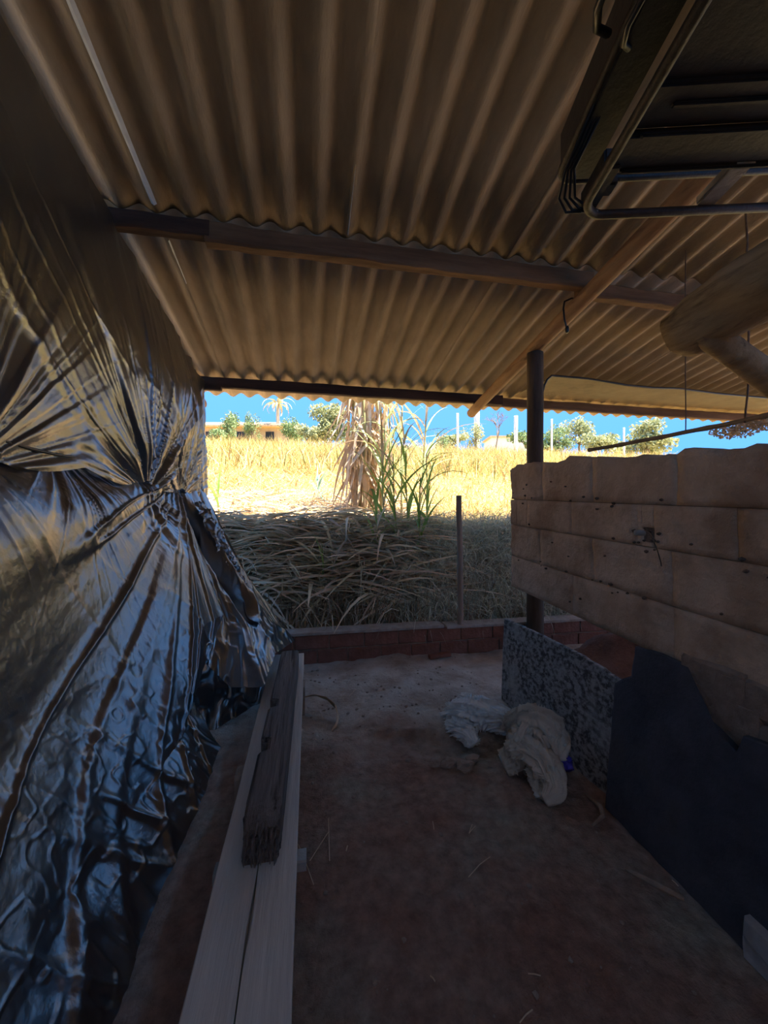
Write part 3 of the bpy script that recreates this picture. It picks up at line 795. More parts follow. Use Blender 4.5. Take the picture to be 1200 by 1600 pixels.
    # the covered heap, added solid and dark to block light under the sheet
    xs = np.linspace(-1.9, -0.62, 40); ys = np.linspace(-0.7, 3.02, 90)
    X, Y = np.meshgrid(xs, ys, indexing='ij')
    Z = np.clip((-0.66 - X) / 0.45, 0, 1) ** 0.8 * 0.62 * np.clip((3.0 - Y) / 0.5, 0, 1) ** 0.6 + 0.05 * fbm(X * 5, Y * 5, 0, 6, 3) * np.clip((-0.7 - X) / 0.2, 0, 1) - 0.02
    o = build_quads('soil_heap', np.stack([X, Y, Z], -1).reshape(-1, 3), grid_faces(40, 90), M_SOIL, None, True)
    props(o, 'dark heap under the black plastic sheet, added to block light', 'soil heap')
    return th
make_tarp()

# ================================================================== PLANK BENCH AND OLD BEAM
PZ = 0.20
def make_plank():
    x0, x1 = -0.252, -0.035
    y0, y1, tk = -0.35, 2.83, 0.034
    th = thing('plank', (-0.14, 1.2, PZ - tk), 'long pale split plank raised above the earth floor beside the black plastic', 'plank')
    n = 90
    V, F = [], []
    ys = np.linspace(y0, y1, n)
    for y in ys:
        mid = -0.140 - 0.004 * math.sin(y * 2.3) + 0.004 * mnoise.noise(Vector((y * 5, 0, 0)))
        gap = 0.0016 + 0.0042 * math.exp(-((y - 1.0) / 0.07) ** 2) + 0.001 * mnoise.noise(Vector((y * 9, 3, 0)))
        if y > 1.5: gap = max(0.0004, gap - (y - 1.5) * 0.004)
        e0 = 0.002 * mnoise.noise(Vector((y * 3, 8, 0))); e1 = 0.002 * mnoise.noise(Vector((y * 3, 12, 0)))
        sec = [(x0 + e0, PZ - tk), (x0 + e0, PZ - 0.003), (x0 + e0 + 0.003, PZ), (mid - gap, PZ), (mid - gap * 0.5, PZ - 0.024), (mid + gap * 0.5, PZ - 0.024), (mid + gap, PZ - 0.0015), (x1 + e1 - 0.003, PZ - 0.001), (x1 + e1, PZ - 0.004), (x1 + e1, PZ - tk)]
        V += [(x, y, z) for x, z in sec]
    k = 10
    for i in range(n - 1):
        for j in range(k):
            F.append((i * k + j, (i + 1) * k + j, (i + 1) * k + (j + 1) % k, i * k + (j + 1) % k))
    F.append(tuple(range(k))); F.append(tuple(reversed(range((n - 1) * k, n * k))))
    build('board', V, F, M_PLANK, th)
    return th
make_plank()
def make_supports():
    V, F = rough_bar((-0.27, 1.205, 0.149), (-0.008, 1.205, 0.149), 0.05, 0.034, 6, 0.002, 3)
    props(build('batten', V, F, M_BLOCK), 'small pale batten poking out under the right edge of the plank', 'batten')
    V, F = rough_bar((-0.23, 1.205, -0.01), (-0.23, 1.205, 0.132), 0.08, 0.1, 5, 0.006, 4)
    V, F = rough_bar((-0.145, 1.205, -0.01), (-0.145, 1.205, 0.132), 0.12, 0.14, 5, 0.006, 4, up=(0, 1, 0))
    props(build('support_brick', V, F, M_STONE), 'rough brick standing under the batten that carries the plank', 'brick')
    V, F = rough_bar((-0.15, 1.62, -0.01), (-0.15, 1.62, 0.166), 0.12, 0.30, 5, 0.008, 5, up=(1, 0, 0))
    V, F = rough_bar((-0.285, 1.64, 0.083), (-0.06, 1.64, 0.083), 0.09, 0.170, 6, 0.008, 5)
    props(build('support_block', V, F, M_STONE), 'brown block sticking out on the left under the middle of the plank', 'block')
    V, F = rough_bar((-0.20, 2.40, 0.082), (-0.025, 2.40, 0.082), 0.14, 0.168, 5, 0.006, 6)
    props(build('support_block', V, F, M_STONE), 'brown block under the far part of the plank beside the curled leaf', 'block')
make_supports()
def make_old_beam():
    xl, xr = -0.190, -0.083
    z0 = PZ + 0.001; H = 0.118
    ya, yb = 1.16, 2.55
    notches = [(1.50, 1.585), (1.83, 1.90)]
    th = thing('old_beam', (-0.14, 1.8, z0), 'weathered grey beam with notches and rotten end lying on the pale plank', 'beam')
    n = 110
    V, F = [], []
    ys = np.linspace(ya, yb, n)
    for i, y in enumerate(ys):
        rot = max(0.0, 1 - (y - ya) / 0.10)
        cx = (xl + xr) / 2 + 0.018 * (y - ya) / (yb - ya)
        w = (xr - xl) / 2 * (1 - 0.12 * rot ** 2); h = H * (1 - 0.16 * rot ** 2)
        inn = any(a < y < b for a, b in notches)
        lw = w - 0.032 if inn else w
        sec = [(-lw, 0), (-lw, h * 0.45), (-lw, h * 0.92), (-lw + 0.010, h), (-w * 0.2, h), (w * 0.3, h), (w - 0.010, h), (w, h * 0.92), (w, h * 0.45), (w, 0)]
        for j, (x, z) in enumerate(sec):
            a = 0.0025 + 0.011 * rot
            nx = mnoise.noise(Vector((y * (6 + 40 * rot), j * 2.1, 0.0))) * a; nz = mnoise.noise(Vector((y * (6 + 40 * rot), j * 2.1, 7.0))) * a
            yy = y + (rot > 0.85) * 0.03 * mnoise.noise(Vector((j * 1.3, 2.2, 0)))
            V.append((cx + x + nx, yy, z0 + max(0.0, z + nz)))
    k = 10
    for i in range(n - 1):
        for j in range(k): F.append((i * k + j, (i + 1) * k + j, (i + 1) * k + (j + 1) % k, i * k + (j + 1) % k))
    F.append(tuple(range(k))); F.append(tuple(reversed(range((n - 1) * k, n * k))))
    build('timber', V, F, M_OLDBEAM, th)
    # splintered fibres of the rotten near end
    sp = []
    for q in range(46):
        x = random.uniform(xl + 0.008, xr - 0.008); z = random.uniform(0.006, H * 0.9)
        L = random.uniform(0.01, 0.035)
        sp.append(tube([(x, ya + 0.04, z0 + z), (x + random.uniform(-0.004, 0.004), ya - L * 0.3, z0 + max(0.004, z - 0.004)), (x, ya - L, z0 + max(0.003, z - 0.01))], [0.006, 0.005, 0.001], 5))
    o = build('splinters', *merge(*sp), M_OLDBEAM, th); o['kind'] = 'stuff'
make_old_beam()

# ================================================================== BOARDS UNDER THE RIGHT WALL
def thin_board(name, outline, xf, thick, m, label, cat, wob=0.004, seed=0, parts=None):
    """outline in (y, z); xf(y,z) gives the face position; real thickness away from the room"""
    n = len(outline)
    cy = sum(p[0] for p in outline) / n; cz = sum(p[1] for p in outline) / n
    rings = [1.0, 0.985, 0.7, 0.35]
    V, F = [], []
    def P(y, z, d): return (xf(y, z) + d + wob * mnoise.noise(Vector((y * 4 + seed, z * 4, 0))), y, z)
    for side in (0, 1):
        for r in rings:
            for (y, z) in outline:
                yy, zz = cy + (y - cy) * r, cz + (z - cz) * r
                e = 0.003 if r == 1.0 else 0
                V.append(P(yy, zz, (thick - e) if side else e))
        V.append(P(cy, cz, thick if side else 0))
    R = len(rings); S = R * n + 1
    for side in (0, 1):
        o = side * S
        for k in range(R - 1):
            for j in range(n):
                f = (o + k * n + j, o + k * n + (j + 1) % n, o + (k + 1) * n + (j + 1) % n, o + (k + 1) * n + j)
                F.append(f if side else f[::-1])
        for j in range(n):
            f = (o + (R - 1) * n + j, o + (R - 1) * n + (j + 1) % n, o + R * n); F.append(f if side else f[::-1])
    for j in range(n): F.append((j, (j + 1) % n, S + (j + 1) % n, S + j))
    o = build(name, V, F, m)
    bm = bmesh.new(); bm.from_mesh(o.data); bmesh.ops.recalc_face_normals(bm, faces=bm.faces); bm.to_mesh(o.data); bm.free()
    return props(o, label, cat)
def ragged(pts, step=0.03, amp=0.006, seed=0, skip=()):
    out = []
    for i in range(len(pts)):
        a, b = Vector((*pts[i], 0)), Vector((*pts[(i + 1) % len(pts)], 0)); L = (b - a).length
        k = max(1, int(L / step)); nrm = Vector((-(b - a).y, (b - a).x, 0)).normalized()
        for j in range(k):
            p = a.lerp(b, j / k)
            if i not in skip and j: p += nrm * amp * mnoise.noise(Vector((p.x * 30 + seed, p.y * 30, seed)))
            out.append((p.x, p.y))
    return out
def make_boards():
    xf = lambda y, z: 1.215 + 0.16 * z - 0.03 * (y - 1.9)
    def yz(px, py):
        p = at_x(px, py, 1.25)
        for _ in range(4): p = at_x(px, py, xf(p.y, p.z))
        return (p.y, p.z)
    pts = [yz(783, 1092), yz(787, 966), yz(830, 985), yz(900, 1020), yz(975, 1066), yz(985, 1290), yz(938, 1262), yz(860, 1180)]
    pts = [(y, max(-0.01, z)) for y, z in pts]
    thin_board('mouldy_board', ragged(pts, 0.04, 0.006, 2), xf, 0.022, M_MOTTLED, 'grey board mottled with black mould leaning under the plastered wall', 'board')
    xd = lambda y, z: 1.165 + 0.17 * z
    def yz2(px, py):
        p = at_x(px, py, 1.2)
        for _ in range(4): p = at_x(px, py, xd(p.y, p.z))
        return (p.y, p.z)
    pts = [yz2(944, 1262), yz2(960, 1068), yz2(986, 1056), yz2(992, 1010), yz2(1035, 1022), yz2(1074, 1040), yz2(1068, 1080), yz2(1082, 1104), yz2(1104, 1128), yz2(1122, 1146), yz2(1150, 1175), yz2(1160, 1150), yz2(1200, 1165)]
    y_n = 0.25
    pts += [(y_n, pts[-1][1] + 0.02), (y_n, -0.01)]
    pts = [(y, max(-0.01, z)) for y, z in pts]
    thin_board('dark_board', ragged(pts, 0.035, 0.008, 5), xd, 0.03, M_DARKSLAB, 'large blackish render slab with broken top edge at lower right', 'slab', seed=3)
    # brown rubble bricks showing between the slab and the wall
    k = 0
    for (px, py, s) in ((1110, 1085, 0.11), (1150, 1110, 0.10), (1175, 1145, 0.09), (1130, 1060, 0.10), (1190, 1090, 0.12), (1090, 1060, 0.07)):
        p = at_x(px, py, 1.33)
        V, F = rough_bar(p + Vector((0, -s, 0)), p + Vector((0, s, 0.0)), 0.10, 0.11, 6, 0.008, 20 + k); k += 1
        props(build('loose_brick', V, F, M_MORTAR), ('brown brick wedged in the middle of the gap above the black slab', 'brown brick low in the gap above the black slab, right of the middle', 'small brown brick nearest the black slab edge at the right',
               'brown brick touching the underside of the plastered wall', 'wide brown brick at the right end of the gap above the black slab', 'smallest brown brick at the left tip of the gap above the black slab')[k - 1], 'brick', 'bricks wedged under the wall')
    # pale block at the right edge
    p = at_z(1212, 1515, 0.0)
    V, F = rough_bar(p + Vector((0, 0, 0)), p + Vector((0, 0, 0.10)), 0.10, 0.10, 6, 0.004, 9, up=(0, 1, 0))
    props(build('pale_block', V, F, M_BLOCK), 'pale block on the floor at the lower right edge', 'block')
make_boards()

# heap of red soil seen through the gap under the wall
def make_mound():
    xs = np.linspace(1.5, 3.4, 60); ys = np.linspace(1.0, 3.08, 60)
    X, Y = np.meshgrid(xs, ys, indexing='ij')
    Z = 0.36 * np.exp(-((X - 2.2) / 0.42) ** 2 - ((Y - 2.35) / 0.42) ** 2) + 0.05 * fbm(X * 6, Y * 6, 0, 3, 4) * np.exp(-((X - 2.2) / 0.6) ** 2 - ((Y - 2.3) / 0.6) ** 2) - 0.012
    o = build_quads('soil_heap', np.stack([X, Y, Z], -1).reshape(-1, 3), grid_faces(60, 60), M_SOIL, None, True)
    props(o, 'heap of dark red soil behind the gap under the plastered wall', 'soil heap')
make_mound()

# ================================================================== SACKS AND SMALL THINGS ON THE FLOOR
def sack_pts(pp):
    return [at_z(px, py, z) for px, py, z in pp]
def cloth_tube(pts, rad, seed, flat=1.0, n=96, m=120, k=4.2, amp=0.42, twist=1.5):
    """a gathered roll of cloth: radius broken by long sharp folds that wander round it"""
    P = pl_interp([tuple(p) for p in pts], np.linspace(0, 1, m))
    for _ in range(6): P[1:-1] = 0.25 * P[:-2] + 0.5 * P[1:-1] + 0.25 * P[2:]
    R = np.interp(np.linspace(0, 1, m), np.linspace(0, 1, len(rad)), rad)
    V = np.empty((m, n, 3)); th = np.linspace(0, 2 * np.pi, n, endpoint=False); ref = np.array([0, 0, 1.0])
    for i in range(m):
        d = P[min(i + 1, m - 1)] - P[max(i - 1, 0)]; d = d / (np.linalg.norm(d) + 1e-9)
        a = ref - d * ref.dot(d); a /= np.linalg.norm(a) + 1e-9; b = np.cross(d, a); ref = a
        s_ = i / (m - 1); t2 = th + twist * s_ + 0.35 * math.sin(s_ * 7 + seed)
        cx, cy = np.cos(t2) * k, np.sin(t2) * k
        f = 1.3 * np.exp(-(vnoise(cx + seed * 3.1, cy, s_ * 2.2, seed) / 0.22) ** 2) + 0.8 * vnoise(cx * 0.5, cy * 0.5, s_ * 3, seed + 5) + 0.35 * np.exp(-(vnoise(cx * 2.3, cy * 2.3, s_ * 5, seed + 8) / 0.2) ** 2) - 0.6
        cross = 0.5 * np.exp(-(vnoise(s_ * 9 + np.cos(th), np.sin(th), 0, seed + 11) / 0.18) ** 2)
        r = R[i] * (1 + amp * f + amp * 0.6 * cross)
        V[i] = P[i] + np.outer(np.cos(th) * r * flat, a) + np.outer(np.sin(th) * r, b)
    V = V.reshape(-1, 3); V[:, 2] = np.maximum(V[:, 2], floor_z(V[:, 0], V[:, 1]) + 0.001)
    F = [(i * n + j, i * n + (j + 1) % n, (i + 1) * n + (j + 1) % n, (i + 1) * n + j) for i in range(m - 1) for j in range(n)]
    F.append(tuple(reversed(range(n)))); F.append(tuple(range((m - 1) * n, m * n)))
    return V.tolist(), F
def cloth(name, rolls, m, label, cat):
    return props(build(name, *merge(*rolls), m, None, True), label, cat)
def make_sacks():
    # white sack: mouth end fans out on the left, narrows towards the other cloth
    l1 = cloth_tube(sack_pts([(708, 1110, 0.03), (722, 1112, 0.05), (742, 1114, 0.06), (768, 1120, 0.06), (790, 1130, 0.055), (812, 1138, 0.05)]), [0.085, 0.11, 0.11, 0.085, 0.07, 0.05], 1, 0.5, k=4.4)
    l2 = cloth_tube(sack_pts([(720, 1088, 0.03), (735, 1092, 0.06), (765, 1106, 0.08), (804, 1130, 0.075)]), [0.03, 0.045, 0.05, 0.045], 2, 0.6, k=3.4, amp=0.45)
    l3 = cloth_tube(sack_pts([(712, 1128, 0.03), (728, 1146, 0.03), (742, 1162, 0.02)]), [0.06, 0.06, 0.03], 3, 0.5, k=3.6)
    cloth('white_sack', [l1, l2, l3], M_SACK, 'crumpled white sack lying nearest the low wall on the earth floor', 'sack')
    # soiled cloth draped against the board
    a1 = cloth_tube(sack_pts([(800, 1142, 0.07), (812, 1132, 0.14), (828, 1128, 0.17), (848, 1138, 0.16), (864, 1162, 0.11), (868, 1190, 0.07)]), [0.045, 0.055, 0.065, 0.072, 0.065, 0.04], 4, 1.0, k=3.8)
    a2 = cloth_tube(sack_pts([(838, 1126, 0.17), (818, 1146, 0.15), (807, 1168, 0.10), (800, 1184, 0.05), (785, 1190, 0.035)]), [0.028, 0.04, 0.048, 0.048, 0.04], 5, 0.8, k=3.4, amp=0.45)
    a3 = cloth_tube(sack_pts([(803, 1172, 0.08), (826, 1176, 0.11), (850, 1192, 0.10), (862, 1214, 0.07), (864, 1234, 0.045), (848, 1248, 0.025)]), [0.04, 0.055, 0.058, 0.046, 0.036, 0.02], 6, 0.8, k=3.6)
    a4 = cloth_tube(sack_pts([(834, 1204, 0.05), (841, 1226, 0.03), (845, 1246, 0.02)]), [0.032, 0.03, 0.016], 7, 0.6, n=48, m=50, k=2.2)
    cloth('soiled_cloth', [a1, a2, a3, a4], M_SACK2, 'twisted off-white soiled cloth heaped against the mouldy board', 'cloth')
    r1 = cloth_tube(sack_pts([(870, 1184, 0.06), (880, 1188, 0.07), (886, 1204, 0.05)]), [0.02, 0.03, 0.022], 8, 0.7, n=40, m=40, k=2.2)
    cloth('blue_rag', [r1], M_BLUE, 'scrap of dark blue rag beside the soiled cloth', 'rag')
make_sacks()

def make_crumbs():
    rr = random.Random(9); parts = []
    for k in range(420):
        x = rr.uniform(0.0, 1.2); y = rr.uniform(0.75, 3.05)
        if rr.random() < 0.45: y = rr.uniform(1.6, 3.05)
        r = 0.0022 + 0.009 * rr.random() ** 4
        parts.append(rock((x, y, float(floor_z(x, y)) + r * 0.3), r, k, 1, 0.5))
    props(build('floor_crumbs', *merge(*parts), M_STONE), 'fine crumbs of earth scattered over the floor', 'crumbs', kind='stuff')
make_crumbs()

def make_clods():
    spots = [(680, 1193, 0.026, 'flat clod at the left of the row of clods below the broken floor crust'),
             (703, 1196, 0.034, 'largest rounded clod in the row below the broken floor crust'),
             (738, 1188, 0.030, 'clod nearest the white sack below the broken floor crust'),
             (727, 1203, 0.036, 'squarish clod at the front of the row below the floor crust'),
             (716, 1192, 0.022, 'small clod between the larger ones below the floor crust'),
             (638, 1188, 0.012, 'tiny clod lying left of the row of clods')]
    for k, (px, py, r, lab) in enumerate(spots):
        p = at_z(px, py, 0.0); z = float(floor_z(p.x, p.y))
        props(build('earth_clod', *rock((p.x, p.y, z + r * 0.4), r, k + 1, 2, 0.5, (1.2, 0.8, 0.65)), M_STONE), lab, 'clod', 'earth clods on the floor')
    p = at_z(688, 1030, 0.0)
    V, F = rough_bar((p.x - 0.11, p.y - 0.05, 0.045), (p.x + 0.07, p.y - 0.03, 0.05), 0.05, 0.03, 6, 0.006, 33)
    props(build('brick_fragment', V, F, M_LOWBRICK), 'flat brick fragment at the foot of the low wall', 'brick')
    p = at_z(940, 1275, 0.0)
    pts = [at_z(915, 1240, 0.01), at_z(938, 1260, 0.03), at_z(942, 1275, 0.02), at_z(925, 1290, 0.01)]
    props(build('dry_root', *tube(pts, [0.004, 0.009, 0.008, 0.004], 8, 0.2, 2), M_STICK), 'short dark twig at the foot of the mouldy board', 'twig')
    pts = [at_z(978, 1358, 0.012), at_z(1010, 1374, 0.02), at_z(1045, 1392, 0.018), at_z(1068, 1404, 0.012)]
    props(build('stick', *tube(pts, [0.005, 0.009, 0.009, 0.006], 8, 0.2, 3), M_STICK), 'brown stick lying along the foot of the black slab', 'stick')
make_clods()

def make_curled_leaf():
    pts = [at_z(474, 1088, 0.07), at_z(492, 1084, 0.10), at_z(512, 1090, 0.09), at_z(526, 1103, 0.06), at_z(530, 1120, 0.03), at_z(527, 1134, 0.012), at_z(519, 1142, 0.008)]
    P = pl_interp([tuple(p) for p in pts], np.linspace(0, 1, 24))
    V, F = [], []
    for i, p in enumerate(P):
        s = i / 23; w = 0.030 * math.sin(math.pi * min(1, 0.25 + 0.75 * (1 - s))) * (1 - s) ** 0.3 + 0.002
        d = Vector(P[min(i + 1, 23)] - P[max(i - 1, 0)]).normalized(); up = Vector((0, 0, 1)); sd = d.cross(up).normalized(); upn = sd.cross(d)
        tw = 0.4 + 1.3 * s
        q = sd * math.cos(tw) + upn * math.sin(tw); nn = d.cross(q)
        c = Vector(p)
        for k in (-1, 0, 1): V.append(tuple(c + q * (w * k) + nn * (0.006 * (k * k))))
        for k in (-1, 0, 1): V.append(tuple(c + q * (w * k) + nn * (0.006 * (k * k) + 0.0015)))
    for i in range(23):
        a, b = i * 6, (i + 1) * 6
        for j in (0, 1): F.append((a + j, b + j, b + j + 1, a + j + 1)); F.append((a + 3 + j, a + 4 + j, b + 4 + j, b + 3 + j))
        F.append((a, a + 3, b + 3, b)); F.append((a + 2, b + 2, b + 5, a + 5))
    props(build('curled_leaf', V, F, mat('rust_leaf', (0.50, 0.27, 0.13), (0.70, 0.52, 0.36), 14, 0.7), None, True), 'large curled rust-brown leaf on the earth beside the plank', 'leaf')
make_curled_leaf()

def make_floor_straws():
    segs = [((513, 1281), (515, 1350), 'long upright straw standing out on the floor beside the batten'), ((513, 1304), (484, 1352), 'slanting straw crossing the longest straw beside the plank'),
            ((474, 1343), (490, 1391), 'pale straw lying against the batten end under the plank'), ((463, 1318), (474, 1340), 'short straw under the right edge of the plank'),
            ((543, 1329), (541, 1337), 'tiny white chip of straw on the open floor'),
            ((738, 1287), (733, 1301), 'short pale straw in the middle of the floor'), ((733, 1301), (743, 1289), 'short pale straw crossing another in mid floor'),
            ((766, 1339), (732, 1371), 'long thin straw lying alone in the middle of the floor'), ((502, 1118), (505, 1128), 'white straw fragment inside the curve of the curled leaf'),
            ((545, 1092), (556, 1082), 'fine straw on the dusty crust right of the curled leaf'), ((825, 1524), (845, 1528), 'short pale straw low in the frame on the red floor'),
            ((812, 1598), (832, 1580), 'pale splinter at the bottom edge of the floor'), ((672, 1532), (680, 1540), 'pale crumb of straw left of the lowest straw'),
            ((1050, 1376), (1060, 1384), 'short straw beside the stick at the foot of the black slab'), ((676, 1282), (678, 1296), 'faint straw left of the crossing straws'),
            ((765, 1052), (781, 1048), 'white straw at the foot of the mouldy board near the low wall'), ((640, 1098), (655, 1100), 'pale chip on the crust left of the white sack')]
    for k, (a, b, lab) in enumerate(segs):
        p, q = at_z(*a, 0.0), at_z(*b, 0.0)
        p.z = float(floor_z(p.x, p.y)) + 0.004; q.z = float(floor_z(q.x, q.y)) + 0.004
        m = (p + q) / 2; m.z = float(floor_z(m.x, m.y)) + 0.006
        props(build('straw', *tube([p, m, q], 0.0016 if k != 4 else 0.0025, 5), M_STRAW), lab, 'straw', 'straws on the earth floor')
make_floor_straws()

# ================================================================== THINGS HANGING AT THE RIGHT
def make_right_hangings():
    a = at_t(920, 703, 3.2); b = at_t(1215, 646, 2.15)
    pole = thing('bamboo_pole', a.lerp(b, 0.5), 'thin bamboo pole hung level on wires above the plastered wall', 'pole')
    pts = line(a, b, 22, 0.01, 0.006, 2)
    build('cane', *tube(pts, [0.014 + (0.003 if i % 5 == 0 else 0) for i in range(22)], 10), M_BAMBOO, pole, True)
    for i, (s, lab, bend) in enumerate(((0.61, 'thin wire holding up the bamboo pole nearer its middle', 0.004), (0.88, 'dark knotted wire holding the bamboo pole near the thick log', 0.02))):
        p = a.lerp(b, s); t = Vector((p.x, p.y, roof_z(p.y) + 0.01))
        o = build('wire', *tube(line(p + Vector((0, 0, -0.02)), t, 18, 0, bend, 6 + i), 0.0035 + 0.002 * i, 6), M_WIRE, None, True)
        props(o, lab, 'wire')
    # brown film stretched below the roof, its upper edge on a dark cord
    top = [at_y(px, py, 3.5) for px, py in ((846, 622), (852, 596), (862, 587), (920, 592), (980, 602), (1020, 606), (1060, 607), (1120, 615), (1200, 622), (1300, 632))]
    th = thing('film_screen', (3.5, 3.5, 2.2), 'translucent brown film stretched on a dark cord below the roof, right of the post', 'plastic film')
    T = pl_interp([tuple(p) for p in top[1:]], np.linspace(0, 1, 50))
    V = []
    for i, p in enumerate(T):
        for k in range(10):
            s = k / 9; V.append((p[0] + 0.01 * math.sin(i * 0.9 + k), p[1] + 0.66 * s + 0.012 * math.sin(i * 1.3 + k * 0.5), p[2] - (p[2] - 2.535) * s))
    build_quads('film', np.array(V), grid_faces(50, 10), M_FILM, th, True)
    build('cord', *tube(pl_interp([tuple(p) for p in top], np.linspace(0, 1, 60)), 0.011, 8, 0.2, 3), M_CABLE, th, True)
make_right_hangings()

# ================================================================== PLANTS: BLADES
def blades(base, head, length, width, elev, droop, nseg=4, roll=None, seed=0):
    """arrays of bent tapering strips -> verts, quads"""
    n = len(base); rng = np.random.default_rng(seed)
    base = np.asarray(base, float); head = np.asarray(head, float)
    hx, hy = np.cos(head), np.sin(head)
    V = np.empty((n, nseg + 1, 2, 3)); p = base.copy(); ds = np.asarray(length) / nseg
    el = np.asarray(elev, float).copy()
    roll = rng.uniform(-0.9, 0.9, n) if roll is None else roll
    for k in range(nseg + 1):
        s = k / nseg
        w = np.asarray(width) * 0.5 * (1.0 - 0.92 * s ** 1.6) * (0.65 + 0.7 * min(1, s * 3) if s < 0.34 else 1.0)
        dx, dy, dz = np.cos(el) * hx, np.cos(el) * hy, np.sin(el)
        sx, sy = -hy, hx
        ux, uy, uz = -np.sin(el) * hx, -np.sin(el) * hy, np.cos(el)
        wx = sx * np.cos(roll) + ux * np.sin(roll); wy = sy * np.cos(roll) + uy * np.sin(roll); wz = uz * np.sin(roll)
        W = np.stack([wx, wy, wz], -1) * w[:, None]
        V[:, k, 0] = p - W; V[:, k, 1] = p + W
        p = p + np.stack([dx, dy, dz], -1) * ds[:, None]
        el = el - droop / nseg
    idx = np.arange(n)[:, None] * (2 * (nseg + 1)) + np.arange(nseg)[None] * 2
    Q = np.stack([idx, idx + 1, idx + 3, idx + 2], -1).reshape(-1, 4)
    return V.reshape(-1, 3), Q
def wedge(n, t0, t1, pa, pb, rng, power=1.0):
    """random ground positions in the slice of field the shed's opening looks at"""
    t = t0 + (t1 - t0) * rng.random(n) ** power
    a = (rng.uniform(pa, pb, n) - 600) / FPX
    x = t * (SY + CY * a); y = t * (CY - SY * a)
    return x, y
def stuff(name, VQ, m, label, cat):
    o = build_quads(name, VQ[0], VQ[1], m); return props(o, label, cat, kind='stuff')
def make_field():
    r = np.random.default_rng(3)
    U = r.uniform
    # --- straw litter lying on the bank top and field, left
    n = 9000
    x = U(-2.4, 1.3, n); y = 4.15 + 3.6 * r.random(n) ** 1.3
    z = ground_z(x, y) + U(0.0, 0.10, n) * np.clip(1.6 - (y - 4.2) * 0.4, 0.4, 1.6)
    stuff('straw_litter', blades(np.stack([x, y, z], -1), r.normal(0.0, 1.1, n) + np.pi * (r.random(n) < 0.5), U(0.25, 0.85, n), U(0.010, 0.034, n), U(-0.1, 0.45, n), U(0.2, 1.0, n), 4, seed=1), M_STRAW,
          'pale cane straw strewn over the bank and near field', 'straw')
    # --- straw hanging over the lip of the bank
    n = 3000
    x = U(-2.0, 1.2, n); y = 3.62 + 0.95 * r.random(n); z = ground_z(x, y) + U(0.08, 0.30, n)
    stuff('straw_thatch', blades(np.stack([x, y, z], -1), np.where(r.random(n) < 0.5, 0.0, np.pi) + r.normal(0, 0.55, n), U(0.3, 0.9, n), U(0.012, 0.044, n), U(-0.25, 0.4, n), U(0.1, 1.1, n), 5, seed=2), M_STRAW,
          'grey straw hanging over the shaded lip of the bank', 'straw')
    # --- rotted dark leaves and stems low on the bank face
    n = 2600
    x = U(-1.6, 3.2, n); y = 3.35 + 0.5 * r.random(n); z = ground_z(x, y) + U(-0.02, 0.05, n)
    stuff('rotted_stems', blades(np.stack([x, y, z], -1), U(0, 6.28, n), U(0.14, 0.36, n), U(0.006, 0.024, n), U(1.05, 1.55, n), U(-0.1, 0.8, n), 4, seed=3), M_STRAWDARK,
          'dark rotted stems standing along the foot of the bank', 'stems')
    # --- grey-green grass draping the right half of the bank
    n = 15000
    x = U(0.7, 3.9, n) - 0.7 * (r.random(n) < 0.2); y = 3.4 + 1.45 * r.random(n); z = ground_z(x, y) + U(0.0, 0.16, n)
    stuff('bank_grass', blades(np.stack([x, y, z], -1), -np.pi / 2 + r.normal(0, 1.1, n), U(0.16, 0.5, n), U(0.004, 0.010, n), U(0.3, 1.35, n), U(1.0, 3.0, n), 5, seed=4), M_SAGE,
          'grey-green dry grass draped over the right of the bank', 'grass')
    n = 3500
    x = U(0.9, 3.6, n); y = 3.38 + 0.35 * r.random(n); z = ground_z(x, y)
    stuff('bank_reeds', blades(np.stack([x, y, z], -1), U(0, 6.28, n), U(0.2, 0.42, n), U(0.004, 0.010, n), U(1.0, 1.5, n), U(0.0, 1.0, n), 4, seed=14), M_SAGE,
          'thin upright grass stems behind the low wall', 'grass')
    # --- sunlit short stubble right of the cane
    n = 22000
    x, y = wedge(n, 4.9, 15, 560, 1250, r, 1.4); z = ground_z(x, y)
    stuff('field_stubble', blades(np.stack([x, y, z], -1), U(0, 6.28, n), U(0.10, 0.32, n), U(0.006, 0.016, n), U(0.1, 1.4, n), U(0.4, 1.6, n), 3, seed=5), M_DRYGRASS,
          'sunlit yellow stubble covering the right of the field', 'grass')
    n = 8000
    x, y = wedge(n, 5.0, 16, 600, 1250, r, 1.1); z = ground_z(x, y)
    stuff('field_new_grass', blades(np.stack([x, y, z], -1), U(0, 6.28, n), U(0.12, 0.34, n), U(0.006, 0.014, n), U(0.4, 1.4, n), U(0.4, 1.6, n), 3, seed=6), M_GREENGRASS,
          'yellow-green tufts among the field stubble', 'grass')
    n = 12000
    x, y = wedge(n, 6.5, 13, 180, 640, r, 1.1); z = ground_z(x, y)
    stuff('field_straw', blades(np.stack([x, y, z], -1), U(0, 6.28, n), U(0.15, 0.5, n), U(0.008, 0.02, n), U(0.0, 1.2, n), U(0.4, 1.6, n), 3, seed=7), M_DRYGRASS,
          'dry yellow straw covering the left of the field', 'grass')
    # --- tall grass further up the slope
    n = 15000
    x, y = wedge(n, 11, 32, 120, 1300, r, 0.9); z = ground_z(x, y)
    stuff('tall_dry_grass', blades(np.stack([x, y, z], -1), U(0, 6.28, n), U(0.45, 1.15, n), U(0.014, 0.035, n), U(0.9, 1.5, n), U(0.2, 1.3, n), 3, seed=8), M_DRYGRASS,
          'tall dry grass up the slope to the crest', 'grass')
    n = 11000
    x, y = wedge(n, 11, 32, 120, 1300, r, 0.9); z = ground_z(x, y)
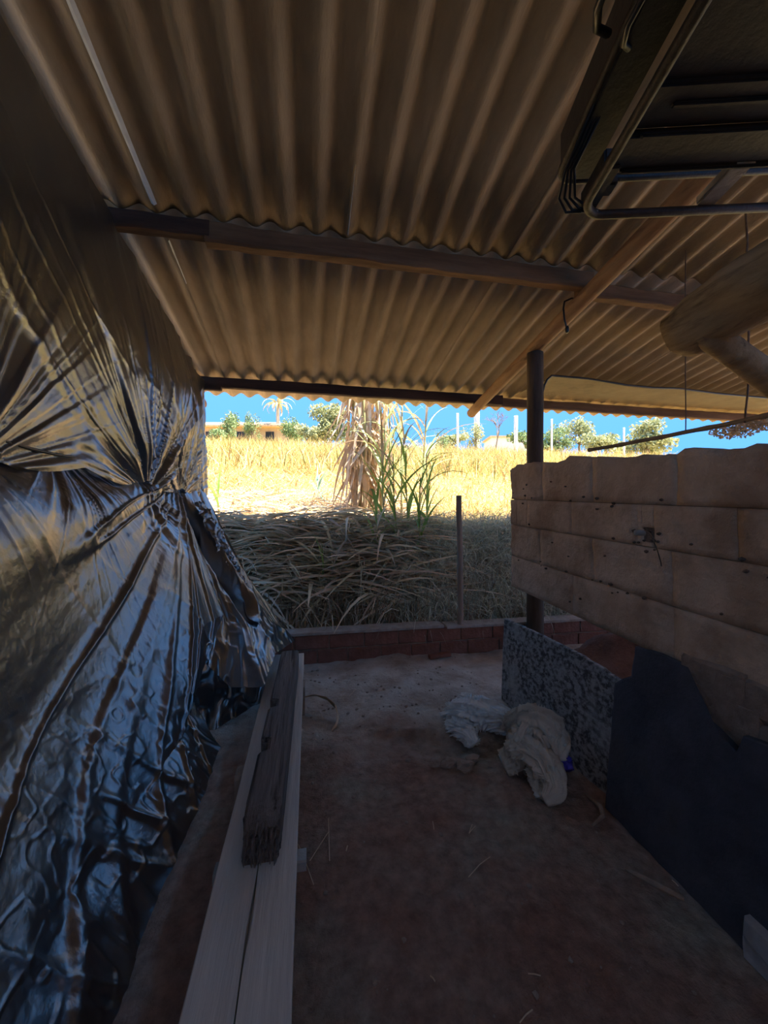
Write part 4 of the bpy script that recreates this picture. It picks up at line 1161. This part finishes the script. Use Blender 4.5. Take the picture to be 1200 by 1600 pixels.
    stuff('tall_green_grass', blades(np.stack([x, y, z], -1), U(0, 6.28, n), U(0.4, 1.0, n), U(0.014, 0.035, n), U(0.9, 1.5, n), U(0.2, 1.3, n), 3, seed=9), M_GREENGRASS,
          'tall yellow-green grass up the slope to the crest', 'grass')
make_field()

# ---------------------------------------------------------------- cane plants with leaves as parts
LEAFN = [0]
def leaf_obj(parent, base, head, length, width, elev, droop, m, name='leaf', nseg=7, roll=None):
    LEAFN[0] += 1
    r = 0.0 if roll is None else roll
    V, Q = blades(np.array([base]), np.array([head]), np.array([length]), np.array([width]), np.array([elev]), np.array([droop]), nseg, np.array([r]), LEAFN[0])
    # folded along the midrib so that it has depth
    V = V.reshape(-1, 2, 3); mid = V.mean(1); mid[:, 2] -= width * 0.18 * np.linspace(1, 0.2, len(mid))
    W = np.stack([V[:, 0], mid, V[:, 1]], 1).reshape(-1, 3)
    F = []
    for i in range(nseg):
        for j in (0, 1): F.append((i * 3 + j, i * 3 + j + 1, i * 3 + 4 + j, i * 3 + 3 + j))
    return build(name, W, F, m, parent, True)
def cane_plant(px, py_base, t, height, nleaf, label, seed, lean=(0, 0), spread=1.0, m=None, stalkr=0.010, dry=0.15, group='green cane shoots', z0=None, w=0.03, L=(0.5, 0.95)):
    rr = random.Random(seed)
    b = at_t(px, py_base, t); b.z = float(ground_z(b.x, b.y)) if z0 is None else z0
    th = thing('cane_plant', b, label, 'cane', group)
    tip = b + Vector((lean[0], lean[1], height))
    pts = line(b, tip, 8, 0.0, 0.02, seed)
    build('stalk', *tube(pts, [stalkr * (1.1 - 0.5 * i / 7) for i in range(8)], 8), M_CANESTALK, th, True)
    for k in range(nleaf):
        s = 0.22 + 0.78 * (k + 0.5) / nleaf
        p = b.lerp(tip, s)
        mm = (M_CANEDRY if rr.random() < dry else (m or M_CANEGREEN))
        leaf_obj(th, tuple(p), rr.uniform(0, 6.28), rr.uniform(*L) * (0.75 + 0.35 * math.sin(math.pi * s)), w * rr.uniform(0.7, 1.2), rr.uniform(1.0, 1.45) / (0.6 + 0.5 * spread), rr.uniform(0.7, 2.4) * spread, mm, roll=rr.uniform(-0.5, 0.5))
    return th
def make_cane():
    # big clump: dry skirt on the left, pale green on the right
    c = at_t(575, 815, 5.5); c.z = float(ground_z(c.x, c.y))
    th = thing('cane_clump', c, 'tall clump of dry hanging cane leaves reaching the eave', 'cane')
    rr = random.Random(5)
    for k in range(11):
        an = rr.uniform(0, 6.28); q = c + Vector((rr.uniform(-0.27, 0.22), rr.uniform(-0.15, 0.25), 0)); q.z = float(ground_z(q.x, q.y))
        tip = q + Vector((rr.uniform(-0.12, 0.15), rr.uniform(-0.12, 0.12), rr.uniform(1.8, 2.5)))
        build('stalk', *tube(line(q, tip, 8, 0, 0.03, k), [0.017] * 8, 8), M_CANESTALK, th, True)
        for j in range(26):
            s = rr.uniform(0.2, 1.0); p = q.lerp(tip, s) + Vector((rr.uniform(-0.1, 0.1), rr.uniform(-0.12, 0.08), 0))
            leaf_obj(th, tuple(p), rr.uniform(0, 6.28), min(rr.uniform(0.45, 1.0), (p.z - q.z) * 0.98), rr.uniform(0.035, 0.07), rr.uniform(-1.45, -0.75), rr.uniform(0.1, 0.5), M_CANEDRY, 'dry_leaf', roll=rr.uniform(-0.9, 0.9))
    for k, (px, t, h, lab) in enumerate(((612, 5.35, 2.1, 'pale green cane stem rising at the right side of the dry clump'), (628, 5.2, 2.3, 'tall pale green cane next to the dry clump, leaves touching the eave'),
                                         (596, 5.15, 1.9, 'pale green cane stem in front of the dry clump'), (655, 5.3, 1.75, 'feathery pale green cane against the sky right of the dry clump'))):
        cane_plant(px, 820, t, h, 15, lab, 40 + k, (0.06 * (k - 1), 0), 1.0, M_CANEPALE, 0.014, 0.25, 'pale green canes', w=0.034, L=(0.6, 1.1))
    # nearer green shoots rooted on the bank, in front of the clump
    specs = [(602, 4.15, 1.35, 13, 'green cane shoot left of the group in front of the dry clump', (0.02, 0.35)), (622, 3.95, 1.25, 13, 'green cane shoot in the middle of the group on the bank', (0.0, 0.3)),
             (640, 4.1, 1.45, 14, 'tallest green cane shoot on the bank in front of the dry clump', (0.04, 0.45)), (655, 3.9, 1.05, 11, 'green cane shoot right of the group, leaves arching over the bank', (0.08, 0.25)),
             (668, 4.2, 1.2, 11, 'rightmost green cane shoot, towards the thin stake', (0.10, 0.4)), (588, 3.85, 0.75, 6, 'short dark green cane shoot low on the bank', (0.0, -0.02))]
    for k, (px, t, h, nl, lab, ln) in enumerate(specs):
        t += 0.3
        cane_plant(px, 900, t, h, nl, lab, 60 + k, ln, 0.85, None, 0.008, 0.2, 'green cane shoots', w=0.032, L=(0.4, 0.85))
    cane_plant(508, 780, 6.2, 0.5, 6, 'small blue-green cane tuft left of the dry clump', 71, (-0.15, 0), 0.8, mat('blue_green_leaf', (0.22, 0.42, 0.30), (0.34, 0.52, 0.40), 4, 0.5, island=0.2, transl=0.3), 0.008, 0.0, 'cane tufts', w=0.035, L=(0.3, 0.55))
    cane_plant(345, 790, 5.0, 0.5, 4, 'green cane tuft beside the edge of the black plastic', 72, (-0.05, 0), 0.6, None, 0.008, 0.0, 'cane tufts', w=0.035, L=(0.35, 0.55))
    cane_plant(505, 960, 3.75, 0.35, 5, 'green tuft among rotted stems behind the low wall', 73, (0.0, 0), 0.6, None, 0.006, 0.2, 'cane tufts', w=0.02, L=(0.3, 0.5))
    # broken dark cane leaves standing at the left foot of the bank
    for k, (px, h) in enumerate(((455, 0.42), (478, 0.50), (440, 0.34), (492, 0.36))):
        b = at_t(px, 980, 3.55); z = float(ground_z(b.x, b.y))
        o = leaf_obj(None, (b.x, b.y, z), 1.2 + k, h, 0.05, 1.45, 0.2, M_STRAWDARK, 'dead_leaf', roll=0.2 * k)
        props(o, ('broad dead brown leaf standing behind the low wall, second from the plastic sheet', 'tallest dead brown leaf standing behind the low wall', 'shortest dead brown leaf behind the low wall, nearest the plastic sheet', 'dead brown leaf behind the low wall, furthest from the plastic sheet')[k], 'leaf', 'dead leaves behind the wall')
make_cane()

# ---------------------------------------------------------------- far things along the crest
def leaf_cloud(blobs, n, size, seed):
    r = np.random.default_rng(seed); V = []
    k = r.integers(0, len(blobs), n); B = np.array(blobs, float)
    d = r.normal(size=(n, 3)); d /= np.linalg.norm(d, axis=1, keepdims=True); rad = r.random(n) ** 0.45
    c = B[k, :3] + d * rad[:, None] * B[k, 3:6]
    a = r.normal(size=(n, 3)); a /= np.linalg.norm(a, axis=1, keepdims=True); b = np.cross(a, r.normal(size=(n, 3))); b /= np.linalg.norm(b, axis=1, keepdims=True)
    s = size * r.uniform(0.6, 1.3, n)[:, None]
    V = np.stack([c - a * s - b * s * 0.4, c + a * s * 0.2 - b * s * 0.6, c + a * s + b * s * 0.3, c - a * s * 0.2 + b * s * 0.6], 1).reshape(-1, 3)
    return V, np.arange(n * 4).reshape(-1, 4)
def tree(px, py_top, w_px, t, label, seed, m, n=1400, name='tree', group='trees along the crest'):
    rr = random.Random(seed)
    b = at_t(px, 690, t); gz = float(ground_z(b.x, b.y)); top = at_t(px, py_top, t).z; H = top - gz; w = w_px / FPX * t / 2
    th = thing(name, (b.x, b.y, gz), label, 'tree', group)
    tr = [tube(line((b.x, b.y, gz - 0.1), (b.x + 0.1, b.y, gz + H * 0.75), 6, 0, 0.15, seed), [w * 0.09 * (1 - 0.12 * i) for i in range(6)], 7)]
    blobs = []
    for k in range(9):
        an = rr.uniform(0, 6.28); q = rr.uniform(0.2, 0.75)
        c = (b.x + math.cos(an) * w * q, b.y + math.sin(an) * w * q, gz + H * rr.uniform(0.25, 0.85))
        blobs.append((*c, w * rr.uniform(0.35, 0.6), w * rr.uniform(0.35, 0.6), H * rr.uniform(0.14, 0.26)))
        tr.append(tube(line((b.x, b.y, gz + H * 0.35), c, 4, 0, 0.1, seed + k), [w * 0.04, w * 0.03, w * 0.02, w * 0.01], 5))
    build('trunk', *merge(*tr), M_TRUNK, th, True)
    V, Q = leaf_cloud(blobs, int(n * 1.7), w * 0.07, seed); build_quads('foliage', V, Q, m, th)
def make_far():
    tree(355, 634, 44, 34, 'small green tree above the left end of the house', 1, M_TREE)
    tree(394, 642, 30, 36, 'low green tree behind the middle of the house', 2, M_TREE)
    tree(458, 650, 40, 33, 'green bush at the right end of the house', 3, M_TREE)
    tree(508, 630, 70, 30, 'broad pale green tree left of the cane clump', 4, M_TREE2, 2400)
    tree(870, 664, 46, 30, 'green shrub on the crest just right of the post', 5, M_TREE, 1200)
    tree(905, 654, 52, 34, 'pale shrub on the crest above the plastered wall', 6, M_TREE2, 1200)
    tree(1010, 660, 80, 36, 'pale shrub on the crest under the bamboo pole', 7, M_TREE2, 1400)
    tree(690, 668, 26, 26, 'tiny green bush on the crest right of the cane', 8, M_TREE, 500)
    tree(742, 652, 44, 27, 'sparse dry bush around the white post on the crest', 9, M_TREE2, 420)
    for k, (px, py, wp, lab) in enumerate(((330, 668, 50, 'low bush at the left end of the crest beside the black plastic'), (480, 664, 60, 'low bush between the house and the broad pale tree'), (545, 660, 60, 'bush half hidden behind the left of the cane clump'),
                                          (700, 676, 60, 'low spreading bush right of the cane clump'), (830, 676, 70, 'low bush hidden partly by the wooden post'), (945, 672, 70, 'low bush on the crest above the end of the bamboo pole'))):
        tree(px, py, wp, 31, lab, 20 + k, M_TREE2 if k % 2 else M_TREE, 900, 'bush', 'bushes along the crest')
    # palm
    b = at_t(434, 690, 38); gz = float(ground_z(b.x, b.y)); top = at_t(434, 632, 38)
    th = thing('palm_tree', (b.x, b.y, gz), 'palm with drooping dry fronds standing above the house', 'palm')
    build('trunk', *tube(line((b.x, b.y, gz), tuple(top), 8, 0, 0.1, 3), [0.16] * 8, 8), M_PALMDRY, th, True)
    for k in range(16):
        leaf_obj(th, tuple(top), k * 0.393, random.uniform(1.6, 2.4), 0.34, random.uniform(0.2, 1.2), random.uniform(2.0, 3.2), M_PALMDRY if k % 4 else M_TREE2, 'frond')
    # house
    c = at_t(398, 668, 40); gz = float(ground_z(c.x, c.y)); zt = at_t(398, 660, 40).z; ze = at_t(398, 674, 40).z
    Rv = Vector((CY, -SY, 0)); Fv = Vector((SY, CY, 0)); th = thing('farm_house', (c.x, c.y, gz), 'low farmhouse with pale clay roof behind tall grass on the crest', 'house')
    def q(r, f, z): return tuple(Vector((c.x, c.y, 0)) + Rv * r + Fv * f + Vector((0, 0, z)))
    Lh, Wd = 5.2, 2.6
    V = [q(-4.9, -2.2, gz - 0.3), q(4.2, -2.2, gz - 0.3), q(4.2, 2.2, gz - 0.3), q(-4.9, 2.2, gz - 0.3)] + [q(-4.9, -2.2, ze), q(4.2, -2.2, ze), q(4.2, 2.2, ze), q(-4.9, 2.2, ze)]
    build('walls', V, box(0, 1, 0, 1, 0, 1)[1], M_HOUSEWALL, th)
    V = [q(-5.6, -2.9, ze - 0.12), q(5.0, -2.9, ze - 0.12), q(5.0, 2.9, ze - 0.12), q(-5.6, 2.9, ze - 0.12), q(-5.2, 0, zt), q(2.6, 0, zt), q(-5.6, -2.9, ze + 0.05), q(5.0, -2.9, ze + 0.05), q(5.0, 2.9, ze + 0.05), q(-5.6, 2.9, ze + 0.05)]
    build('roof', V, [(3, 2, 1, 0), (6, 7, 5, 4), (7, 8, 5), (8, 9, 4, 5), (9, 6, 4), (0, 1, 7, 6), (1, 2, 8, 7), (2, 3, 9, 8), (3, 0, 6, 9)], M_HOUSEROOF, th)
    for r in (-3.6, -0.6, 2.2):
        V = [q(r - 0.4, -2.25, ze - 1.5), q(r + 0.4, -2.25, ze - 1.5), q(r + 0.4, -2.18, ze - 1.5), q(r - 0.4, -2.18, ze - 1.5), q(r - 0.4, -2.25, ze - 0.5), q(r + 0.4, -2.25, ze - 0.5), q(r + 0.4, -2.18, ze - 0.5), q(r - 0.4, -2.18, ze - 0.5)]
        build('window', V, box(0, 1, 0, 1, 0, 1)[1], M_WINDOW, th)
    # small pale house on the right
    c = at_t(790, 690, 44); gz = float(ground_z(c.x, c.y)); th = thing('distant_shed', (c.x, c.y, gz), 'tiny pale flat shed on the crest left of the post', 'shed'); zt = at_t(790, 688, 44).z
    def q(r, f, z): return tuple(Vector((c.x, c.y, 0)) + Rv * r + Fv * f + Vector((0, 0, z)))
    V = [q(-2, -1.5, gz), q(2, -1.5, gz), q(2, 1.5, gz), q(-2, 1.5, gz), q(-2, -1.5, zt), q(2, -1.5, zt), q(2, 1.5, zt), q(-2, 1.5, zt)]
    build('walls', V, box(0, 1, 0, 1, 0, 1)[1], M_WHITEPOST, th)
    V = [q(-2.2, -1.7, zt), q(2.2, -1.7, zt), q(2.2, 1.7, zt), q(-2.2, 1.7, zt), q(-2.2, -1.7, zt + 0.2), q(2.2, -1.7, zt + 0.2), q(2.2, 1.7, zt + 0.2), q(-2.2, 1.7, zt + 0.2)]
    build('roof', V, box(0, 1, 0, 1, 0, 1)[1], M_HOUSEROOF, th)
    # white posts on the crest
    for k, (px, pt_, w, lab) in enumerate(((715, 646, 4, 'slim white post on the crest, leftmost of the row'), (745, 640, 9, 'thick white post on the crest amid the dry bush'), (806, 650, 6, 'white post on the crest just left of the wooden post'),
                                           (862, 655, 3, 'thin pale post on the crest right of the wooden post'), (975, 668, 3, 'thin pale post on the crest above the bamboo pole'))):
        b = at_t(px, 695, 28); gz = float(ground_z(b.x, b.y)); tp = at_t(px, pt_, 28); r = w / 2 / FPX * 28
        props(build('fence_post', *tube(line((b.x, b.y, gz - 0.1), tuple(tp), 5, 0, 0.02, k), r, 8, 0.05, k), M_WHITEPOST, None, True), lab, 'post', 'posts on the crest')
    # bare tree
    rr = random.Random(4); b = at_t(775, 695, 30); gz = float(ground_z(b.x, b.y)); th = thing('bare_tree', (b.x, b.y, gz), 'leafless tree with crooked branches left of the wooden post', 'tree')
    seg = []
    def grow(p, d, L, r, dep):
        e = p + d * L; mid = p.lerp(e, 0.5) + Vector((rr.uniform(-.1, .1), 0, rr.uniform(-.1, .1))) * L
        seg.append(tube([p, mid, e], [r, r * 0.85, r * 0.65], 5, caps=False))
        if dep:
            for _ in range(3):
                nd = (d + Vector((rr.uniform(-.9, .9), rr.uniform(-.5, .5), rr.uniform(-.5, .6)))).normalized(); grow(e, nd, L * rr.uniform(0.55, 0.8), r * 0.6, dep - 1)
    grow(Vector((b.x, b.y, gz)), Vector((0.1, 0, 1)), 1.3, 0.07, 4)
    build('branches', *merge(*seg), M_TRUNK, th)
make_far()

# dry foliage hanging past the end of the bamboo pole
def make_dry_bundle():
    p = at_t(1150, 672, 3.0)
    V, Q = leaf_cloud([(p.x, p.y, p.z, 0.16, 0.16, 0.06), (p.x + 0.12, p.y - 0.1, p.z + 0.03, 0.14, 0.14, 0.05)], 900, 0.014, 6)
    th = thing('dry_foliage_bundle', tuple(p), 'bunch of dry foliage tied under the bamboo pole above the wall', 'foliage')
    build_quads('leaves', V, Q, M_CANEDRY, th)
    a, b = at_t(920, 703, 3.2), at_t(1215, 646, 2.15); k = a.lerp(b, 0.72)
    build('tie', *tube(line(tuple(p), tuple(k), 5), 0.006, 6), M_STICK, th)
make_dry_bundle()
